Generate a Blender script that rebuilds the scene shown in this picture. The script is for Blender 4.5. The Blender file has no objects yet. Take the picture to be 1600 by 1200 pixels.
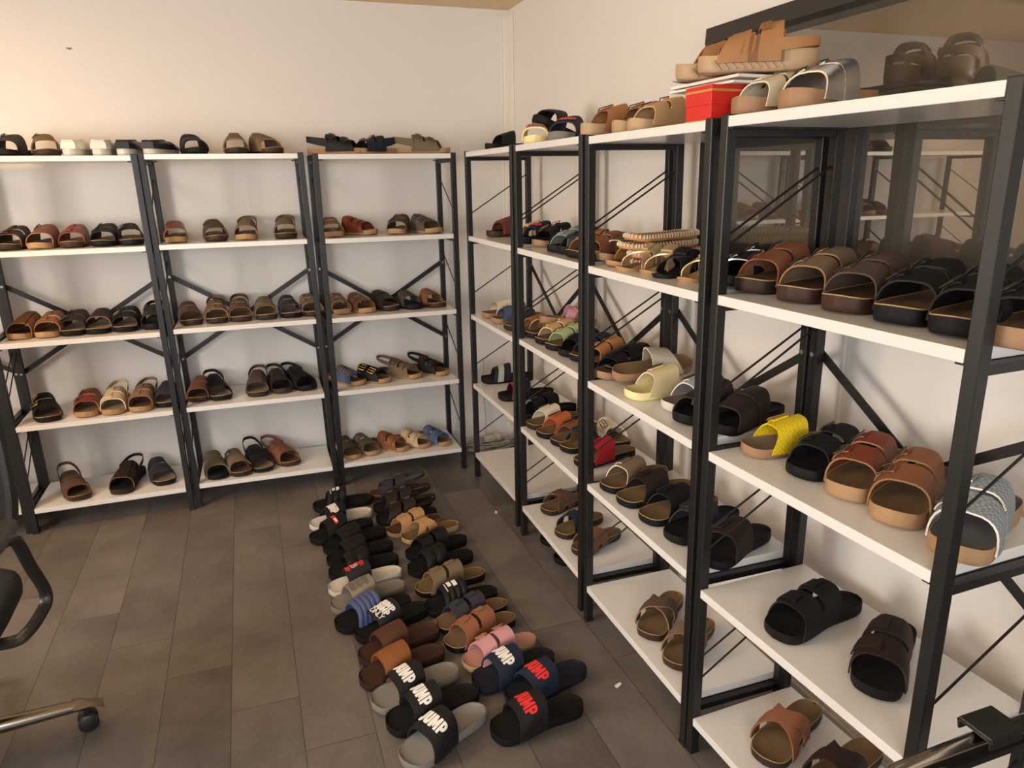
import bpy, bmesh, math, random
from mathutils import Vector, Matrix
random.seed(7)
PI = math.pi
scene = bpy.context.scene
COL = scene.collection

# ------------------------------------------------------------------ camera
cd = bpy.data.cameras.new('camera'); cam = bpy.data.objects.new('camera', cd); COL.objects.link(cam)
cd.sensor_width = 36.0; cd.sensor_fit = 'HORIZONTAL'; cd.lens = 36.0*1139.69/1600.0
cd.clip_start = 0.05; cd.clip_end = 100
def cam_matrix(loc, yaw, pitch, roll):
    cy, sy, cp, sp = math.cos(yaw), math.sin(yaw), math.cos(pitch), math.sin(pitch)
    f = Vector((sy*cp, cy*cp, -sp)); r = Vector((cy, -sy, 0)); u = r.cross(f)
    c, s = math.cos(roll), math.sin(roll)
    r2 = c*r + s*u; u2 = -s*r + c*u
    m = Matrix((( r2.x, u2.x, -f.x, loc[0]), (r2.y, u2.y, -f.y, loc[1]), (r2.z, u2.z, -f.z, loc[2]), (0, 0, 0, 1)))
    return m
cam.matrix_world = cam_matrix((-1.36224, -3.90591, 1.50066), 0.3409, 0.2749, -0.0168)
scene.camera = cam

# ------------------------------------------------------------------ colour management, sky, daylight
vs = scene.view_settings
vs.view_transform = 'Standard'; vs.look = 'None'; vs.gamma = 1.0; vs.use_curve_mapping = False
vs.exposure = -0.04
wd = bpy.data.worlds.new('sky'); scene.world = wd; wd.use_nodes = True
wn = wd.node_tree; wn.nodes.clear()
wo = wn.nodes.new('ShaderNodeOutputWorld'); wb = wn.nodes.new('ShaderNodeBackground'); wsk = wn.nodes.new('ShaderNodeTexSky')
wsk.sky_type = 'NISHITA'; wsk.sun_elevation = math.radians(35); wsk.sun_rotation = math.radians(200); wsk.sun_disc = False
wb.inputs['Strength'].default_value = 0.10
wn.links.new(wsk.outputs[0], wb.inputs[0]); wn.links.new(wb.outputs[0], wo.inputs[0])

# room (metres): back wall y=0, right wall x=WX, floor z=0
WX, WL, YF, HC = 0.036, -3.75, -5.6, 2.335
LW = dict(y0=-2.75, y1=-1.75, z0=0.85, z1=2.05)       # window in the left wall
FW = dict(x0=-3.1, x1=-1.0, z0=0.75, z1=2.05)       # window in the wall behind the camera
def area(name, loc, rot, sx, sy, power, col):
    l = bpy.data.lights.new(name, 'AREA'); l.shape = 'RECTANGLE'; l.size = sx; l.size_y = sy; l.energy = power; l.color = col
    o = bpy.data.objects.new(name, l); COL.objects.link(o); o.location = loc; o.rotation_euler = rot
    return o
# daylight entering through the two windows
area('daylight_left', (WL-0.10, (LW['y0']+LW['y1'])/2, (LW['z0']+LW['z1'])/2), (0, -PI/2, 0), LW['z1']-LW['z0'], LW['y1']-LW['y0'], 92, (1.0, 0.92, 0.82))
area('daylight_front', ((FW['x0']+FW['x1'])/2, YF-0.10, (FW['z0']+FW['z1'])/2), (PI/2, 0, 0), FW['x1']-FW['x0'], FW['z1']-FW['z0'], 80, (0.95, 0.975, 1.0))

# added lamp to warm the upper left wall (its added fixture is built below)
area('added_lamp_light', (-2.9, -1.1, HC-0.075), (0, 0, 0), 0.9, 0.28, 20, (1.0, 0.60, 0.26))
# ------------------------------------------------------------------ helpers
def lin(h):
    h = h.lstrip('#'); v = [int(h[i:i+2], 16)/255 for i in (0, 2, 4)]
    return tuple(c/12.92 if c <= 0.04045 else ((c+0.055)/1.055)**2.4 for c in v) + (1.0,)
def mat(name, col, rough=0.5, metal=0.0, bump=0.0, bscale=200.0, vary=0.0, vscale=12.0, spec=0.5, coat=0.0):
    m = bpy.data.materials.new(name); m.use_nodes = True
    nt = m.node_tree; b = nt.nodes['Principled BSDF']
    b.inputs['Base Color'].default_value = lin(col); b.inputs['Roughness'].default_value = rough; b.inputs['Metallic'].default_value = metal
    b.inputs['Specular IOR Level'].default_value = spec; b.inputs['Coat Weight'].default_value = coat
    tc = None
    if bump or vary:
        tc = nt.nodes.new('ShaderNodeTexCoord')
    if bump:
        n = nt.nodes.new('ShaderNodeTexNoise'); n.inputs['Scale'].default_value = bscale; n.inputs['Detail'].default_value = 3
        bp = nt.nodes.new('ShaderNodeBump'); bp.inputs['Strength'].default_value = bump; bp.inputs['Distance'].default_value = 0.001
        nt.links.new(tc.outputs['Object'], n.inputs['Vector']); nt.links.new(n.outputs[0], bp.inputs['Height']); nt.links.new(bp.outputs[0], b.inputs['Normal'])
    if vary:
        n = nt.nodes.new('ShaderNodeTexNoise'); n.inputs['Scale'].default_value = vscale; n.inputs['Detail'].default_value = 4
        mx = nt.nodes.new('ShaderNodeMix'); mx.data_type = 'RGBA'
        c = lin(col); mx.inputs['A'].default_value = tuple(x*(1-vary) for x in c[:3])+(1,); mx.inputs['B'].default_value = tuple(min(1, x*(1+vary)) for x in c[:3])+(1,)
        nt.links.new(tc.outputs['Object'], n.inputs['Vector']); nt.links.new(n.outputs[0], mx.inputs['Factor']); nt.links.new(mx.outputs['Result'], b.inputs['Base Color'])
    return m

class MB:
    def __init__(s): s.v = []; s.f = []; s.m = []
    def quad(s, *ix, m=0): s.f.append(tuple(ix)); s.m.append(m)
    def grid(s, rows, m=0, cu=False, cv=False, flip=False):
        b = len(s.v); nu = len(rows); nv = len(rows[0])
        for r in rows: s.v.extend(tuple(p) for p in r)
        for i in range(nu if cu else nu-1):
            for j in range(nv if cv else nv-1):
                a = b+i*nv+j; c = b+((i+1) % nu)*nv+j; d = b+((i+1) % nu)*nv+(j+1) % nv; e = b+i*nv+(j+1) % nv
                s.f.append((a, e, d, c) if flip else (a, c, d, e)); s.m.append(m)
        return b
    def ngon(s, pts, m=0, flip=False):
        b = len(s.v); s.v.extend(tuple(p) for p in pts); ix = list(range(b, b+len(pts)))
        s.f.append(tuple(reversed(ix) if flip else ix)); s.m.append(m)
    def hexa(s, c, m=0):     # 8 corners: bottom 4 ccw, top 4 ccw
        b = len(s.v); s.v.extend(tuple(p) for p in c)
        for q in ((3, 2, 1, 0), (4, 5, 6, 7), (0, 1, 5, 4), (1, 2, 6, 5), (2, 3, 7, 6), (3, 0, 4, 7)):
            s.f.append(tuple(b+i for i in q)); s.m.append(m)
    def box(s, x0, y0, z0, x1, y1, z1, m=0):
        s.hexa([(x0, y0, z0), (x1, y0, z0), (x1, y1, z0), (x0, y1, z0), (x0, y0, z1), (x1, y0, z1), (x1, y1, z1), (x0, y1, z1)], m)
    def tube(s, pts, r, n=8, m=0, closed=False, sq=None):
        pts = [Vector(p) for p in pts]; rows = []; N = len(pts); up = None
        for i, p in enumerate(pts):
            if closed: t = (pts[(i+1) % N]-pts[i-1])
            else: t = pts[min(i+1, N-1)]-pts[max(i-1, 0)]
            t.normalize()
            if up is None:
                up = Vector((0, 0, 1)) if abs(t.z) < 0.9 else Vector((1, 0, 0))
            a = t.cross(up).normalized(); up = a.cross(t).normalized()
            rr = r[i] if isinstance(r, (list, tuple)) else r
            if sq: rows.append([p + a*math.cos(2*PI*k/n)*sq[0] + up*math.sin(2*PI*k/n)*sq[1] for k in range(n)])
            else: rows.append([p + a*math.cos(2*PI*k/n)*rr + up*math.sin(2*PI*k/n)*rr for k in range(n)])
        s.grid(rows, m, cu=closed, cv=True)
        if not closed: s.ngon(rows[0], m); s.ngon(rows[-1], m, True)
    def build(s, name, mats, parent=None, smooth=35, bevel=0, loc=None):
        me = bpy.data.meshes.new(name)
        off = Vector(loc) if loc is not None else Vector((0, 0, 0))
        me.from_pydata([tuple(Vector(v)-off) for v in s.v], [], s.f)
        if not isinstance(mats, (list, tuple)): mats = [mats]
        for m in mats: me.materials.append(m)
        me.polygons.foreach_set('material_index', s.m)
        bm = bmesh.new(); bm.from_mesh(me); bmesh.ops.remove_doubles(bm, verts=bm.verts, dist=1e-6)
        bmesh.ops.recalc_face_normals(bm, faces=bm.faces); bm.to_mesh(me); bm.free()
        if smooth:
            me.polygons.foreach_set('use_smooth', [True]*len(me.polygons)); me.set_sharp_from_angle(angle=math.radians(smooth))
        o = bpy.data.objects.new(name, me); COL.objects.link(o)
        if loc is not None: o.location = loc
        if parent: o.parent = parent
        if bevel:
            b = o.modifiers.new('bevel', 'BEVEL'); b.width = bevel; b.segments = 2; b.limit_method = 'ANGLE'
        return o
def tag(o, label, cat, group=None):
    o['label'] = label; o['category'] = cat
    if group: o['group'] = group
    return o
def thing(name, label, cat, loc, rz=0.0, group=None):
    o = bpy.data.objects.new(name, None); COL.objects.link(o); o.location = loc; o.rotation_euler = (0, 0, rz); o.empty_display_size = .05
    return tag(o, label, cat, group)
def struct(o): o['kind'] = 'structure'; return o

# ------------------------------------------------------------------ setting materials
def wall_mat(name, col):
    return mat(name, col, 0.62, bump=0.06, bscale=60, vary=0.03, vscale=1.5)
M_WALL = wall_mat('white_panel_wall', '#e4dfda')
M_TRIM = mat('white_trim', '#e9e2d8', 0.4)
M_CEIL = mat('ceiling_paint', '#dfc7a0', 0.8, vary=.02, vscale=2)
M_DARK = mat('anthracite_aluminium', '#2b2827', 0.38, bump=.05, bscale=300)
def floor_mat():
    m = bpy.data.materials.new('grey_vinyl_planks'); m.use_nodes = True; nt = m.node_tree; b = nt.nodes['Principled BSDF']; L = nt.links
    def N(t, **k):
        n = nt.nodes.new(t)
        for a, v in k.items(): setattr(n, a, v)
        return n
    def math_(op, a, bb=None, c=None):
        n = N('ShaderNodeMath', operation=op)
        for i, x in enumerate((a, bb, c)):
            if x is None: continue
            if isinstance(x, (int, float)): n.inputs[i].default_value = x
            else: L.new(x, n.inputs[i])
        return n.outputs[0]
    g = N('ShaderNodeNewGeometry'); sp = N('ShaderNodeSeparateXYZ'); L.new(g.outputs['Position'], sp.inputs[0])
    W, PL = 0.194, 1.22
    u = math_('DIVIDE', math_('ADD', sp.outputs['X'], 1.552), W); iu = math_('FLOOR', u); fu = math_('SUBTRACT', u, iu)
    v = math_('DIVIDE', math_('ADD', math_('ADD', sp.outputs['Y'], 1.92), math_('MULTIPLY', iu, .233)), PL); iv = math_('FLOOR', v); fv = math_('SUBTRACT', v, iv)
    du = math_('MULTIPLY', math_('MINIMUM', fu, math_('SUBTRACT', 1.0, fu)), W); dv = math_('MULTIPLY', math_('MINIMUM', fv, math_('SUBTRACT', 1.0, fv)), PL)
    d = math_('MINIMUM', du, dv)
    seam = N('ShaderNodeMapRange'); seam.inputs['From Min'].default_value = 0.0006; seam.inputs['From Max'].default_value = 0.0022
    seam.inputs['To Min'].default_value = 0.45; seam.inputs['To Max'].default_value = 1.0; L.new(d, seam.inputs['Value'])
    cb = N('ShaderNodeCombineXYZ'); L.new(iu, cb.inputs[0]); L.new(iv, cb.inputs[1])
    wn_ = N('ShaderNodeTexWhiteNoise'); L.new(cb.outputs[0], wn_.inputs['Vector'])
    add = N('ShaderNodeVectorMath', operation='MULTIPLY_ADD'); L.new(cb.outputs[0], add.inputs[0]); add.inputs[1].default_value = (3.7, 5.1, 0); L.new(g.outputs['Position'], add.inputs[2])
    n1 = N('ShaderNodeTexNoise'); n1.inputs['Scale'].default_value = 3.5; n1.inputs['Detail'].default_value = 8; n1.inputs['Roughness'].default_value = .65; L.new(add.outputs[0], n1.inputs['Vector'])
    n2 = N('ShaderNodeTexNoise'); n2.inputs['Scale'].default_value = 70; n2.inputs['Detail'].default_value = 4; L.new(add.outputs[0], n2.inputs['Vector'])
    ramp = N('ShaderNodeMix', data_type='RGBA'); ramp.inputs['A'].default_value = lin('#3c3632'); ramp.inputs['B'].default_value = lin('#8a827c')
    f = math_('ADD', math_('MULTIPLY', n1.outputs[0], 1.0), math_('MULTIPLY', math_('SUBTRACT', n2.outputs[0], .5), .22))
    f = math_('ADD', f, math_('MULTIPLY', math_('SUBTRACT', wn_.outputs['Value'], .5), .22)); L.new(f, ramp.inputs['Factor'])
    mul = N('ShaderNodeVectorMath', operation='SCALE'); L.new(ramp.outputs['Result'], mul.inputs[0]); L.new(seam.outputs[0], mul.inputs['Scale'])
    L.new(mul.outputs[0], b.inputs['Base Color']); b.inputs['Roughness'].default_value = .5
    rr = N('ShaderNodeMapRange'); rr.inputs['To Min'].default_value = .30; rr.inputs['To Max'].default_value = .52; L.new(n1.outputs[0], rr.inputs['Value']); L.new(rr.outputs[0], b.inputs['Roughness'])
    bp = N('ShaderNodeBump'); bp.inputs['Strength'].default_value = .25; bp.inputs['Distance'].default_value = .001; L.new(seam.outputs[0], bp.inputs['Height']); L.new(bp.outputs[0], b.inputs['Normal'])
    return m

# ------------------------------------------------------------------ room shell
T = 0.08
m = MB(); m.box(WL-T, YF-T, -0.06, WX+2.2, T, 0); struct(m.build('floor', floor_mat(), smooth=0))
m = MB(); m.box(WL-T, YF-T, HC, WX+2.2, T, HC+.06); struct(m.build('ceiling', M_CEIL, smooth=0))
m = MB(); m.box(WL-T, 0, 0, WX+2.2, T, HC); struct(m.build('wall_back', M_WALL, smooth=0))
# right wall with an interior window opening
RW = dict(y0=-4.70, y1=-1.877, z0=1.215, z1=1.917)
m = MB(); m.box(WX, RW['y1'], 0, WX+T, 0, HC); m.box(WX, YF, 0, WX+T, RW['y0'], HC); m.box(WX, RW['y0'], 0, WX+T, RW['y1'], RW['z0']); m.box(WX, RW['y0'], RW['z1'], WX+T, RW['y1'], HC)
struct(m.build('wall_right', M_WALL, smooth=0))
m = MB(); w = LW; m.box(WL-T, w['y1'], 0, WL, 0, HC); m.box(WL-T, YF, 0, WL, w['y0'], HC); m.box(WL-T, w['y0'], 0, WL, w['y1'], w['z0']); m.box(WL-T, w['y0'], w['z1'], WL, w['y1'], HC)
struct(m.build('wall_left', M_WALL, smooth=0))
m = MB(); w = FW; m.box(WL-T, YF-T, 0, w['x0'], YF, HC); m.box(w['x1'], YF-T, 0, WX+2.2, YF, HC); m.box(w['x0'], YF-T, 0, w['x1'], YF, w['z0']); m.box(w['x0'], YF-T, w['z1'], w['x1'], YF, HC)
struct(m.build('wall_front', M_WALL, smooth=0))
# frames of the two daylight windows
def frame_bars(m, mp, a0, a1, z0, z1, w, d0, d1, mull=()):
    def bx(a, b, c, e): 
        P = [mp(a, d0, c), mp(b, d0, c), mp(b, d1, c), mp(a, d1, c), mp(a, d0, e), mp(b, d0, e), mp(b, d1, e), mp(a, d1, e)]; m.hexa(P)
    bx(a0, a1, z0, z0+w); bx(a0, a1, z1-w, z1); bx(a0, a0+w, z0+w, z1-w); bx(a1-w, a1, z0+w, z1-w)
    for q in mull: bx(q-w/2, q+w/2, z0+w, z1-w)
m = MB(); frame_bars(m, lambda a, d, z: (WL-d, a, z), LW['y0'], LW['y1'], LW['z0'], LW['z1'], .05, .01, .06, ((LW['y0']+LW['y1'])/2,)); struct(m.build('window_1', M_TRIM, smooth=0))
m = MB(); frame_bars(m, lambda a, d, z: (a, YF-d, z), FW['x0'], FW['x1'], FW['z0'], FW['z1'], .05, .01, .06, ((FW['x0']+FW['x1'])/2,)); struct(m.build('window_2', M_TRIM, smooth=0))
# corner trim: two slim channels floor to ceiling
m = MB(); m.box(-0.012, -0.006, 0, 0.0, -0.0005, HC-.03); m.box(0.0, -.022, 0, .0355, -0.0005, HC-.03); m.box(.030, -.075, 0, .0355, -.022, HC-.03)
struct(m.build('trim_1', M_TRIM, smooth=0, bevel=.002))
m = MB(); m.box(WL, -.012, .0005, -.012, -.0005, .05); struct(m.build('baseboard_back', M_TRIM, smooth=0, bevel=.002))
m = MB(); m.box(WX-.012, YF, .0005, WX-.0005, -.08, .05); struct(m.build('baseboard_right', M_TRIM, smooth=0, bevel=.002))
r = thing('added_ceiling_lamp', 'unseen ceiling lamp added near the left wall to warm the upper wall', 'lamp', (-2.9, -1.1, HC-.0005))  # added fixture, out of view, for the warm light on the upper wall
m = MB(); m.box(-.48, -.17, -.06, .48, .17, 0); m.build('housing', M_TRIM, r, smooth=0, bevel=.004)
# small scuff on the back wall
m = MB(); m.box(-2.012, -.0016, 2.075, -1.988, -.0004, 2.080); m.box(-2.004, -.0016, 2.0715, -1.994, -.0004, 2.0745)
tag(m.build('wall_scuff', mat('scuff', '#8a7a66', .9), smooth=0), 'small brown scuff mark high on the back wall', 'mark')

# ------------------------------------------------------------------ interior window in the right wall
def glass_mat():
    m = bpy.data.materials.new('tinted_window_glass'); m.use_nodes = True; nt = m.node_tree; nt.nodes.clear()
    o = nt.nodes.new('ShaderNodeOutputMaterial'); g = nt.nodes.new('ShaderNodeBsdfGlossy'); t = nt.nodes.new('ShaderNodeBsdfTransparent'); x = nt.nodes.new('ShaderNodeMixShader')
    d = nt.nodes.new('ShaderNodeBsdfDiffuse'); x2 = nt.nodes.new('ShaderNodeMixShader'); x2.inputs[0].default_value = .24; d.inputs['Color'].default_value = lin('#8f867a')
    g.inputs['Color'].default_value = (.92, .90, .86, 1); g.inputs['Roughness'].default_value = .006; t.inputs['Color'].default_value = (.60, .58, .54, 1)
    fr = nt.nodes.new('ShaderNodeFresnel'); fr.inputs['IOR'].default_value = 1.5
    mr = nt.nodes.new('ShaderNodeMapRange'); mr.inputs['To Min'].default_value = .24; mr.inputs['To Max'].default_value = 1.0
    nt.links.new(fr.outputs[0], mr.inputs['Value']); nt.links.new(mr.outputs[0], x.inputs[0])
    nt.links.new(t.outputs[0], x.inputs[1]); nt.links.new(g.outputs[0], x.inputs[2]); nt.links.new(x.outputs[0], x2.inputs[1]); nt.links.new(d.outputs[0], x2.inputs[2]); nt.links.new(x2.outputs[0], o.inputs[0])
    return m
M_GLASS = glass_mat()
mp = lambda a, d, z: (WX-d, a, z)
m = MB(); frame_bars(m, mp, RW['y0']-.03, RW['y1'], RW['z0'], RW['z1'], .042, -.03, .050)
y_m = -2.445                                               # mullion between opening sash and fixed pane
def fb(m, a, b, z0, z1, d0, d1): m.hexa([mp(a, d0, z0), mp(b, d0, z0), mp(b, d1, z0), mp(a, d1, z0), mp(a, d0, z1), mp(b, d0, z1), mp(b, d1, z1), mp(a, d1, z1)])
fb(m, y_m-.022, y_m+.022, RW['z0']+.034, 1.665, -.018, .010); fb(m, y_m+.022, RW['y1']-.034, 1.610, 1.665, -.018, .010)
fb(m, RW['y0'], RW['y1']-.034, RW['z0']+.034, 1.268, -.018, .012)
win = struct(m.build('window_3', M_DARK, smooth=0, bevel=.002))
m = MB(); frame_bars(m, mp, y_m+.024, RW['y1']-.036, 1.270, 1.608, .032, -.012, .016); m.build('sash', M_DARK, win, smooth=0, bevel=.002)
m = MB(); m.box(WX+.010, RW['y0'], RW['z0']+.01, WX+.013, y_m-.02, RW['z1']-.01); m.build('glass_pane', M_GLASS, win, smooth=0)
m = MB(); m.box(WX+.010, y_m-.02, 1.655, WX+.013, RW['y1']-.01, RW['z1']-.01); m.build('glass_pane', M_GLASS, win, smooth=0)
m = MB(); m.box(WX-.002, y_m+.05, 1.295, WX+.001, RW['y1']-.06, 1.582); m.build('glass_pane', M_GLASS, win, smooth=0)
# dim neighbouring room behind the glass
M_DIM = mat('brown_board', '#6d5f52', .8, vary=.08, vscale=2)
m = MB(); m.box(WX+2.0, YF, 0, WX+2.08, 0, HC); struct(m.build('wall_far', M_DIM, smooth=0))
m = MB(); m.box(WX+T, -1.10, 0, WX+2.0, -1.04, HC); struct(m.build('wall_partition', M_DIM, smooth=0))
M_CUP = mat('dark_laminate', '#4a4138', .5)
# carton with shipping label standing behind the sash
r = thing('cardboard_box', 'brown carton with white label behind the window sash', 'box', (.23, -1.86, 1.606-.37))
M_CART = mat('carton', '#8a6440', .8, bump=.1, bscale=90, vary=.06)
m = MB(); m.box(-.09, -.13, 0, .09, .13, .40); m.build('carton_body', M_CART, r, smooth=0, bevel=.002)
m = MB(); m.box(-.092, -.02, .0, -.0902, .02, .40); m.box(-.02,-.132,0,.02,-.1302,.40); m.build('tape', mat('tape', '#a27a4e', .4), r, smooth=0)
m = MB(); m.box(-.0935, -.10, .20, -.0925, .02, .33); lab = m.build('paper_label', mat('label_paper', '#cfc6b6', .7), r, smooth=0)
m = MB()
for k in range(5): m.box(-.0945, -.09, .31-.022*k, -.0936, -.09+(.09, .06, .08, .05, .07)[k], .318-.022*k)
m.build('print', mat('label_ink', '#4a4540', .8), lab, smooth=0)
m = MB(); m.box(.12, -2.3, 0, .40, -1.60, 1.235); tag(m.build('plinth_shelf', M_CUP, smooth=0, bevel=.003), 'dark board ledge behind the window carrying the carton', 'ledge')

# ------------------------------------------------------------------ shelving racks
M_STEEL = mat('black_powder_coated_steel', '#181716', .42, bump=.05, bscale=400, spec=.5)
M_BOARD = mat('white_gloss_laminate', '#e6e3e0', .22, bump=.01, bscale=80, spec=.5)
M_BOLT = mat('zinc_bolt', '#b9b6b0', .3, metal=1.0)
M_ROD = mat('black_rod', '#1c1a1b', .4)
UNITS = {
 'B1': dict(a0=-2.3999, a1=-1.7536, lean=-0.0148, off=0.0132, yaw=0.0126, z=[1.6179, 1.2451, 0.8684, 0.5026, 0.119]),
 'B2': dict(a0=-1.7257, a1=-1.0759, lean=-0.0210, off=-0.0051, yaw=-0.0161, z=[1.6234, 1.246, 0.8715, 0.5017, 0.1183]),
 'B3': dict(a0=-1.0286, a1=-0.3852, lean=0.0000, off=-0.0081, yaw=-0.0088, z=[1.6199, 1.242, 0.8663, 0.5, 0.1187]),
 'R1': dict(a0=-0.4852, a1=-1.0993, lean=0.0042, off=-0.0126, yaw=0.0058, z=[1.6217, 1.2385, 0.8602, 0.5064, 0.1342]),
 'R2': dict(a0=-1.1801, a1=-1.7932, lean=0.0159, off=-0.0017, yaw=-0.0165, z=[1.6208, 1.2378, 0.8746, 0.5012, 0.1416]),
 'R3': dict(a0=-1.8589, a1=-2.4821, lean=0.0186, off=0.0131, yaw=-0.0062, z=[1.6158, 1.2384, 0.8735, 0.5202, 0.1415]),
 'R4': dict(a0=-2.5216, a1=-3.1429, lean=0.0025, off=0.0012, yaw=0.0344, z=[1.6194, 1.2421, 0.8689, 0.4992, 0.1159]),
 'B0': dict(a0=-3.0600, a1=-2.4273, lean=-0.0148, off=0.0000, yaw=0.0000, z=[1.6179, 1.2451, 0.8684, 0.5026, 0.119]),
}
U_Z = {k: v["z"] for k, v in UNITS.items()}
DD, HT, PS, BT = 0.3021, 1.622, 0.0125, 0.022
def rack(key, label):
    q = UNITS[key]; a0, a1 = q['a0'], q['a1']; mid = (a0+a1)/2; L, O, Y = q['lean'], q['off'], q['yaw']
    sg = 1 if key[0] == 'B' else -1          # direction left->right post along the run
    def P(a, d, z):
        if key[0] == 'B': return Vector((a+L*(z-.81)-Y*d, -.36-O+d+Y*(a-mid), z))
        return Vector((-.36-O+d-Y*(a-mid), a+L*(z-.81)+Y*d, z))
    c = P(mid, DD/2, 0); root = thing('shelving_rack', label, 'shelf', (c.x, c.y, 0), 0, 'black metal racks with white shelves')
    loc = Vector((c.x, c.y, 0))
    class R_(MB):
        def build(s, n, mt, par=None, **k):
            s.v = [tuple(Vector(v)-loc) for v in s.v]; return MB.build(s, n, mt, par or root, **k)
    def bx(m, A, B, D0, D1, Z0, Z1): m.hexa([P(A, D0, Z0), P(B, D0, Z0), P(B, D1, Z0), P(A, D1, Z0), P(A, D0, Z1), P(B, D0, Z1), P(B, D1, Z1), P(A, D1, Z1)])
    zt = q['z'][0]+.004
    for a in (a0, a1):
        for d in (0, DD):
            m = R_(); bx(m, a-PS, a+PS, d-PS, d+PS, 0.012, zt); po = m.build('post', M_STEEL, smooth=0, bevel=.002)
            m = R_(); bx(m, a-PS*1.05, a+PS*1.05, d-PS*1.05, d+PS*1.05, 0.0, .0125); m.build('foot_cap', M_ROD, po, smooth=0)
    s = sg*(PS+.0008)
    for k, z in enumerate(q['z']):
        m = R_(); bx(m, a0+s, a1-s, -PS, DD+PS, z-BT, z); m.build('shelf_board', M_BOARD, smooth=0, bevel=.0012)
        for a, e in ((a0, 1), (a1, -1)):
            m = R_(); bx(m, a-.009+e*sg*.0, a+.009, PS+.0003, DD-PS-.0003, z-BT-.017, z-BT-.0006); m.build('side_rail', M_STEEL, smooth=0)
            m = R_(); ee = e*sg; bx(m, a+ee*(PS-.001), a+ee*(PS+.016), -PS+.003, DD, z-BT-.004, z-BT-.0006); m.build('shelf_bracket', M_STEEL, smooth=0)
        if k < 4:
            zz = q['z'][k+1]; h = z-zz
            for a in (a0, a1):
                m = R_(); m.tube([P(a, DD-PS+.004, z-.27*h), P(a, PS-.004, zz+.27*h)], .0028, 6); m.build('tie_rod', M_ROD)
    # cross brace on the back posts
    zu, zl = 1.0722, 0.668
    db = DD+PS+.0005
    for f, (A, B) in enumerate(((a0, a1), (a1, a0))):
        m = R_(); dv = .004+.0042*f; w = .011
        pts = [(A, zu), (B, zl)]; dx, dz = B-A, zl-zu; ln = math.hypot(dx, dz); nx, nz = -dz/ln*w, dx/ln*w
        cs = []
        for dd in (db+dv-.0038, db+dv):
            cs += [P(A+nx, dd, zu+nz), P(B+nx, dd, zl+nz), P(B-nx, dd, zl-nz), P(A-nx, dd, zu-nz)]
        m.hexa(cs); m.build('cross_brace', M_STEEL, smooth=0)
    for a in (a0, a1):
        for z in (zu, zl):
            m = R_(); m.tube([P(a, DD-PS-.003, z), P(a, DD-PS-.0002, z)], .006, 10); m.build('bolt', M_BOLT)
    return root
rack('B0', 'black metal rack leftmost on back wall, cut off by photo edge')
rack('B1', 'black metal rack on back wall left of centre, white slip-ons on top')
rack('B2', 'middle black metal rack on the back wall, taupe strappy pair on top')
rack('B3', 'black metal rack at right end of back wall, tan-soled sandals on top')
rack('R1', 'black metal rack on right wall nearest the corner, empty bottom shelf')
rack('R2', 'second black rack from corner on right wall, pale yellow slide on top')
rack('R3', 'third black rack from corner on right wall, red box on top')
rack('R4', 'black metal rack nearest the camera on the right wall before the window')

# ------------------------------------------------------------------ footwear
CC = {'K': ('#161515', .6), 'KB': ('#171514', .55), 'KT': ('#171616', .6), 'KR': ('#232021', .55), 'DB': ('#2c201b', .55), 'DT': ('#5a4538', .7), 'BR': ('#7a513b', .6), 'BN': ('#8a5638', .45), 'RB': ('#7b3b29', .4),
 'TN': ('#b07a4a', .6), 'TP': ('#76644f', .85), 'TD': ('#54453c', .85), 'GT': ('#5c5147', .7), 'BT': ('#86664c', .7), 'OL': ('#6a604c', .8), 'OD': ('#454238', .7), 'CH': ('#35333a', .75), 'BG': ('#c4ab86', .6), 'CR': ('#e3d6ba', .6),
 'WH': ('#e6e2d8', .5), 'NB': ('#25242b', .35), 'NV': ('#232836', .7), 'NJ': ('#1c2638', .7), 'CN': ('#232328', .6), 'BL': ('#51607e', .7), 'GY': ('#8d8a86', .6), 'GG': ('#8a8172', .7), 'GN': ('#8c9790', .5), 'GP': ('#a9bd8d', .7), 'GB': ('#262425', .6),
 'YL2': ('#f0dfa0', .5), 'YW': ('#f2d21c', .5), 'CM': ('#d9c79c', .7), 'PG': ('#a9b0b5', .7), 'SN': ('#cda67c', .6), 'SD': ('#b58f62', .75), 'RD': ('#a8202a', .5), 'OR': ('#b8663c', .6), 'PK': ('#c9939a', .6), 'RU': ('#8c5a40', .85), 'MR': ('#6b3532', .55),
 'BS': ('#4a557c', .55), 'BW': ('#4f3225', .5), 'TB': ('#84512f', .45), 'SW': ('#9aa2a6', .7),
 'bk': ('#0e0d0d', .65), 'db': ('#33261f', .6), 'dr': ('#3f2a20', .55), 'ts': ('#a88560', .7), 'tn': ('#b08a60', .6), 'cb': ('#9e795a', .6), 'ws': ('#cfccc6', .5), 'gs': ('#7f7b76', .6), 'cy': ('#f0e2a8', .5), 'sp': ('#b99b7a', .55), 'bw': ('#33221b', .6), 'rm': ('#a98a62', .7), 'ed': ('#94714f', .7), 'nv': ('#1b1c28', .6),
 'fk': ('#100f0f', .75), 'ft': ('#705a40', .8), 'fd': ('#4f3a28', .8), 'fg': ('#7d6f60', .8), 'fw': ('#d6d1c8', .6), 'fy': ('#d8c996', .6), 'fg2': ('#827e79', .65), 'fp': ('#b9857e', .7), 'fbw': ('#402b21', .7), 'fn': ('#1c1d28', .7), 'gf': ('#5f6064', .8)}
METALS = {'GD': ('#cdb68e', .34), 'SV': ('#c6c6ca', .24), 'SV2': ('#e0d8c8', .35), 'gd': ('#cdb384', .4), 'bkl': ('#6f6a64', .3), 'gold': ('#d8b878', .25)}
_mc = {}
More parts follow.
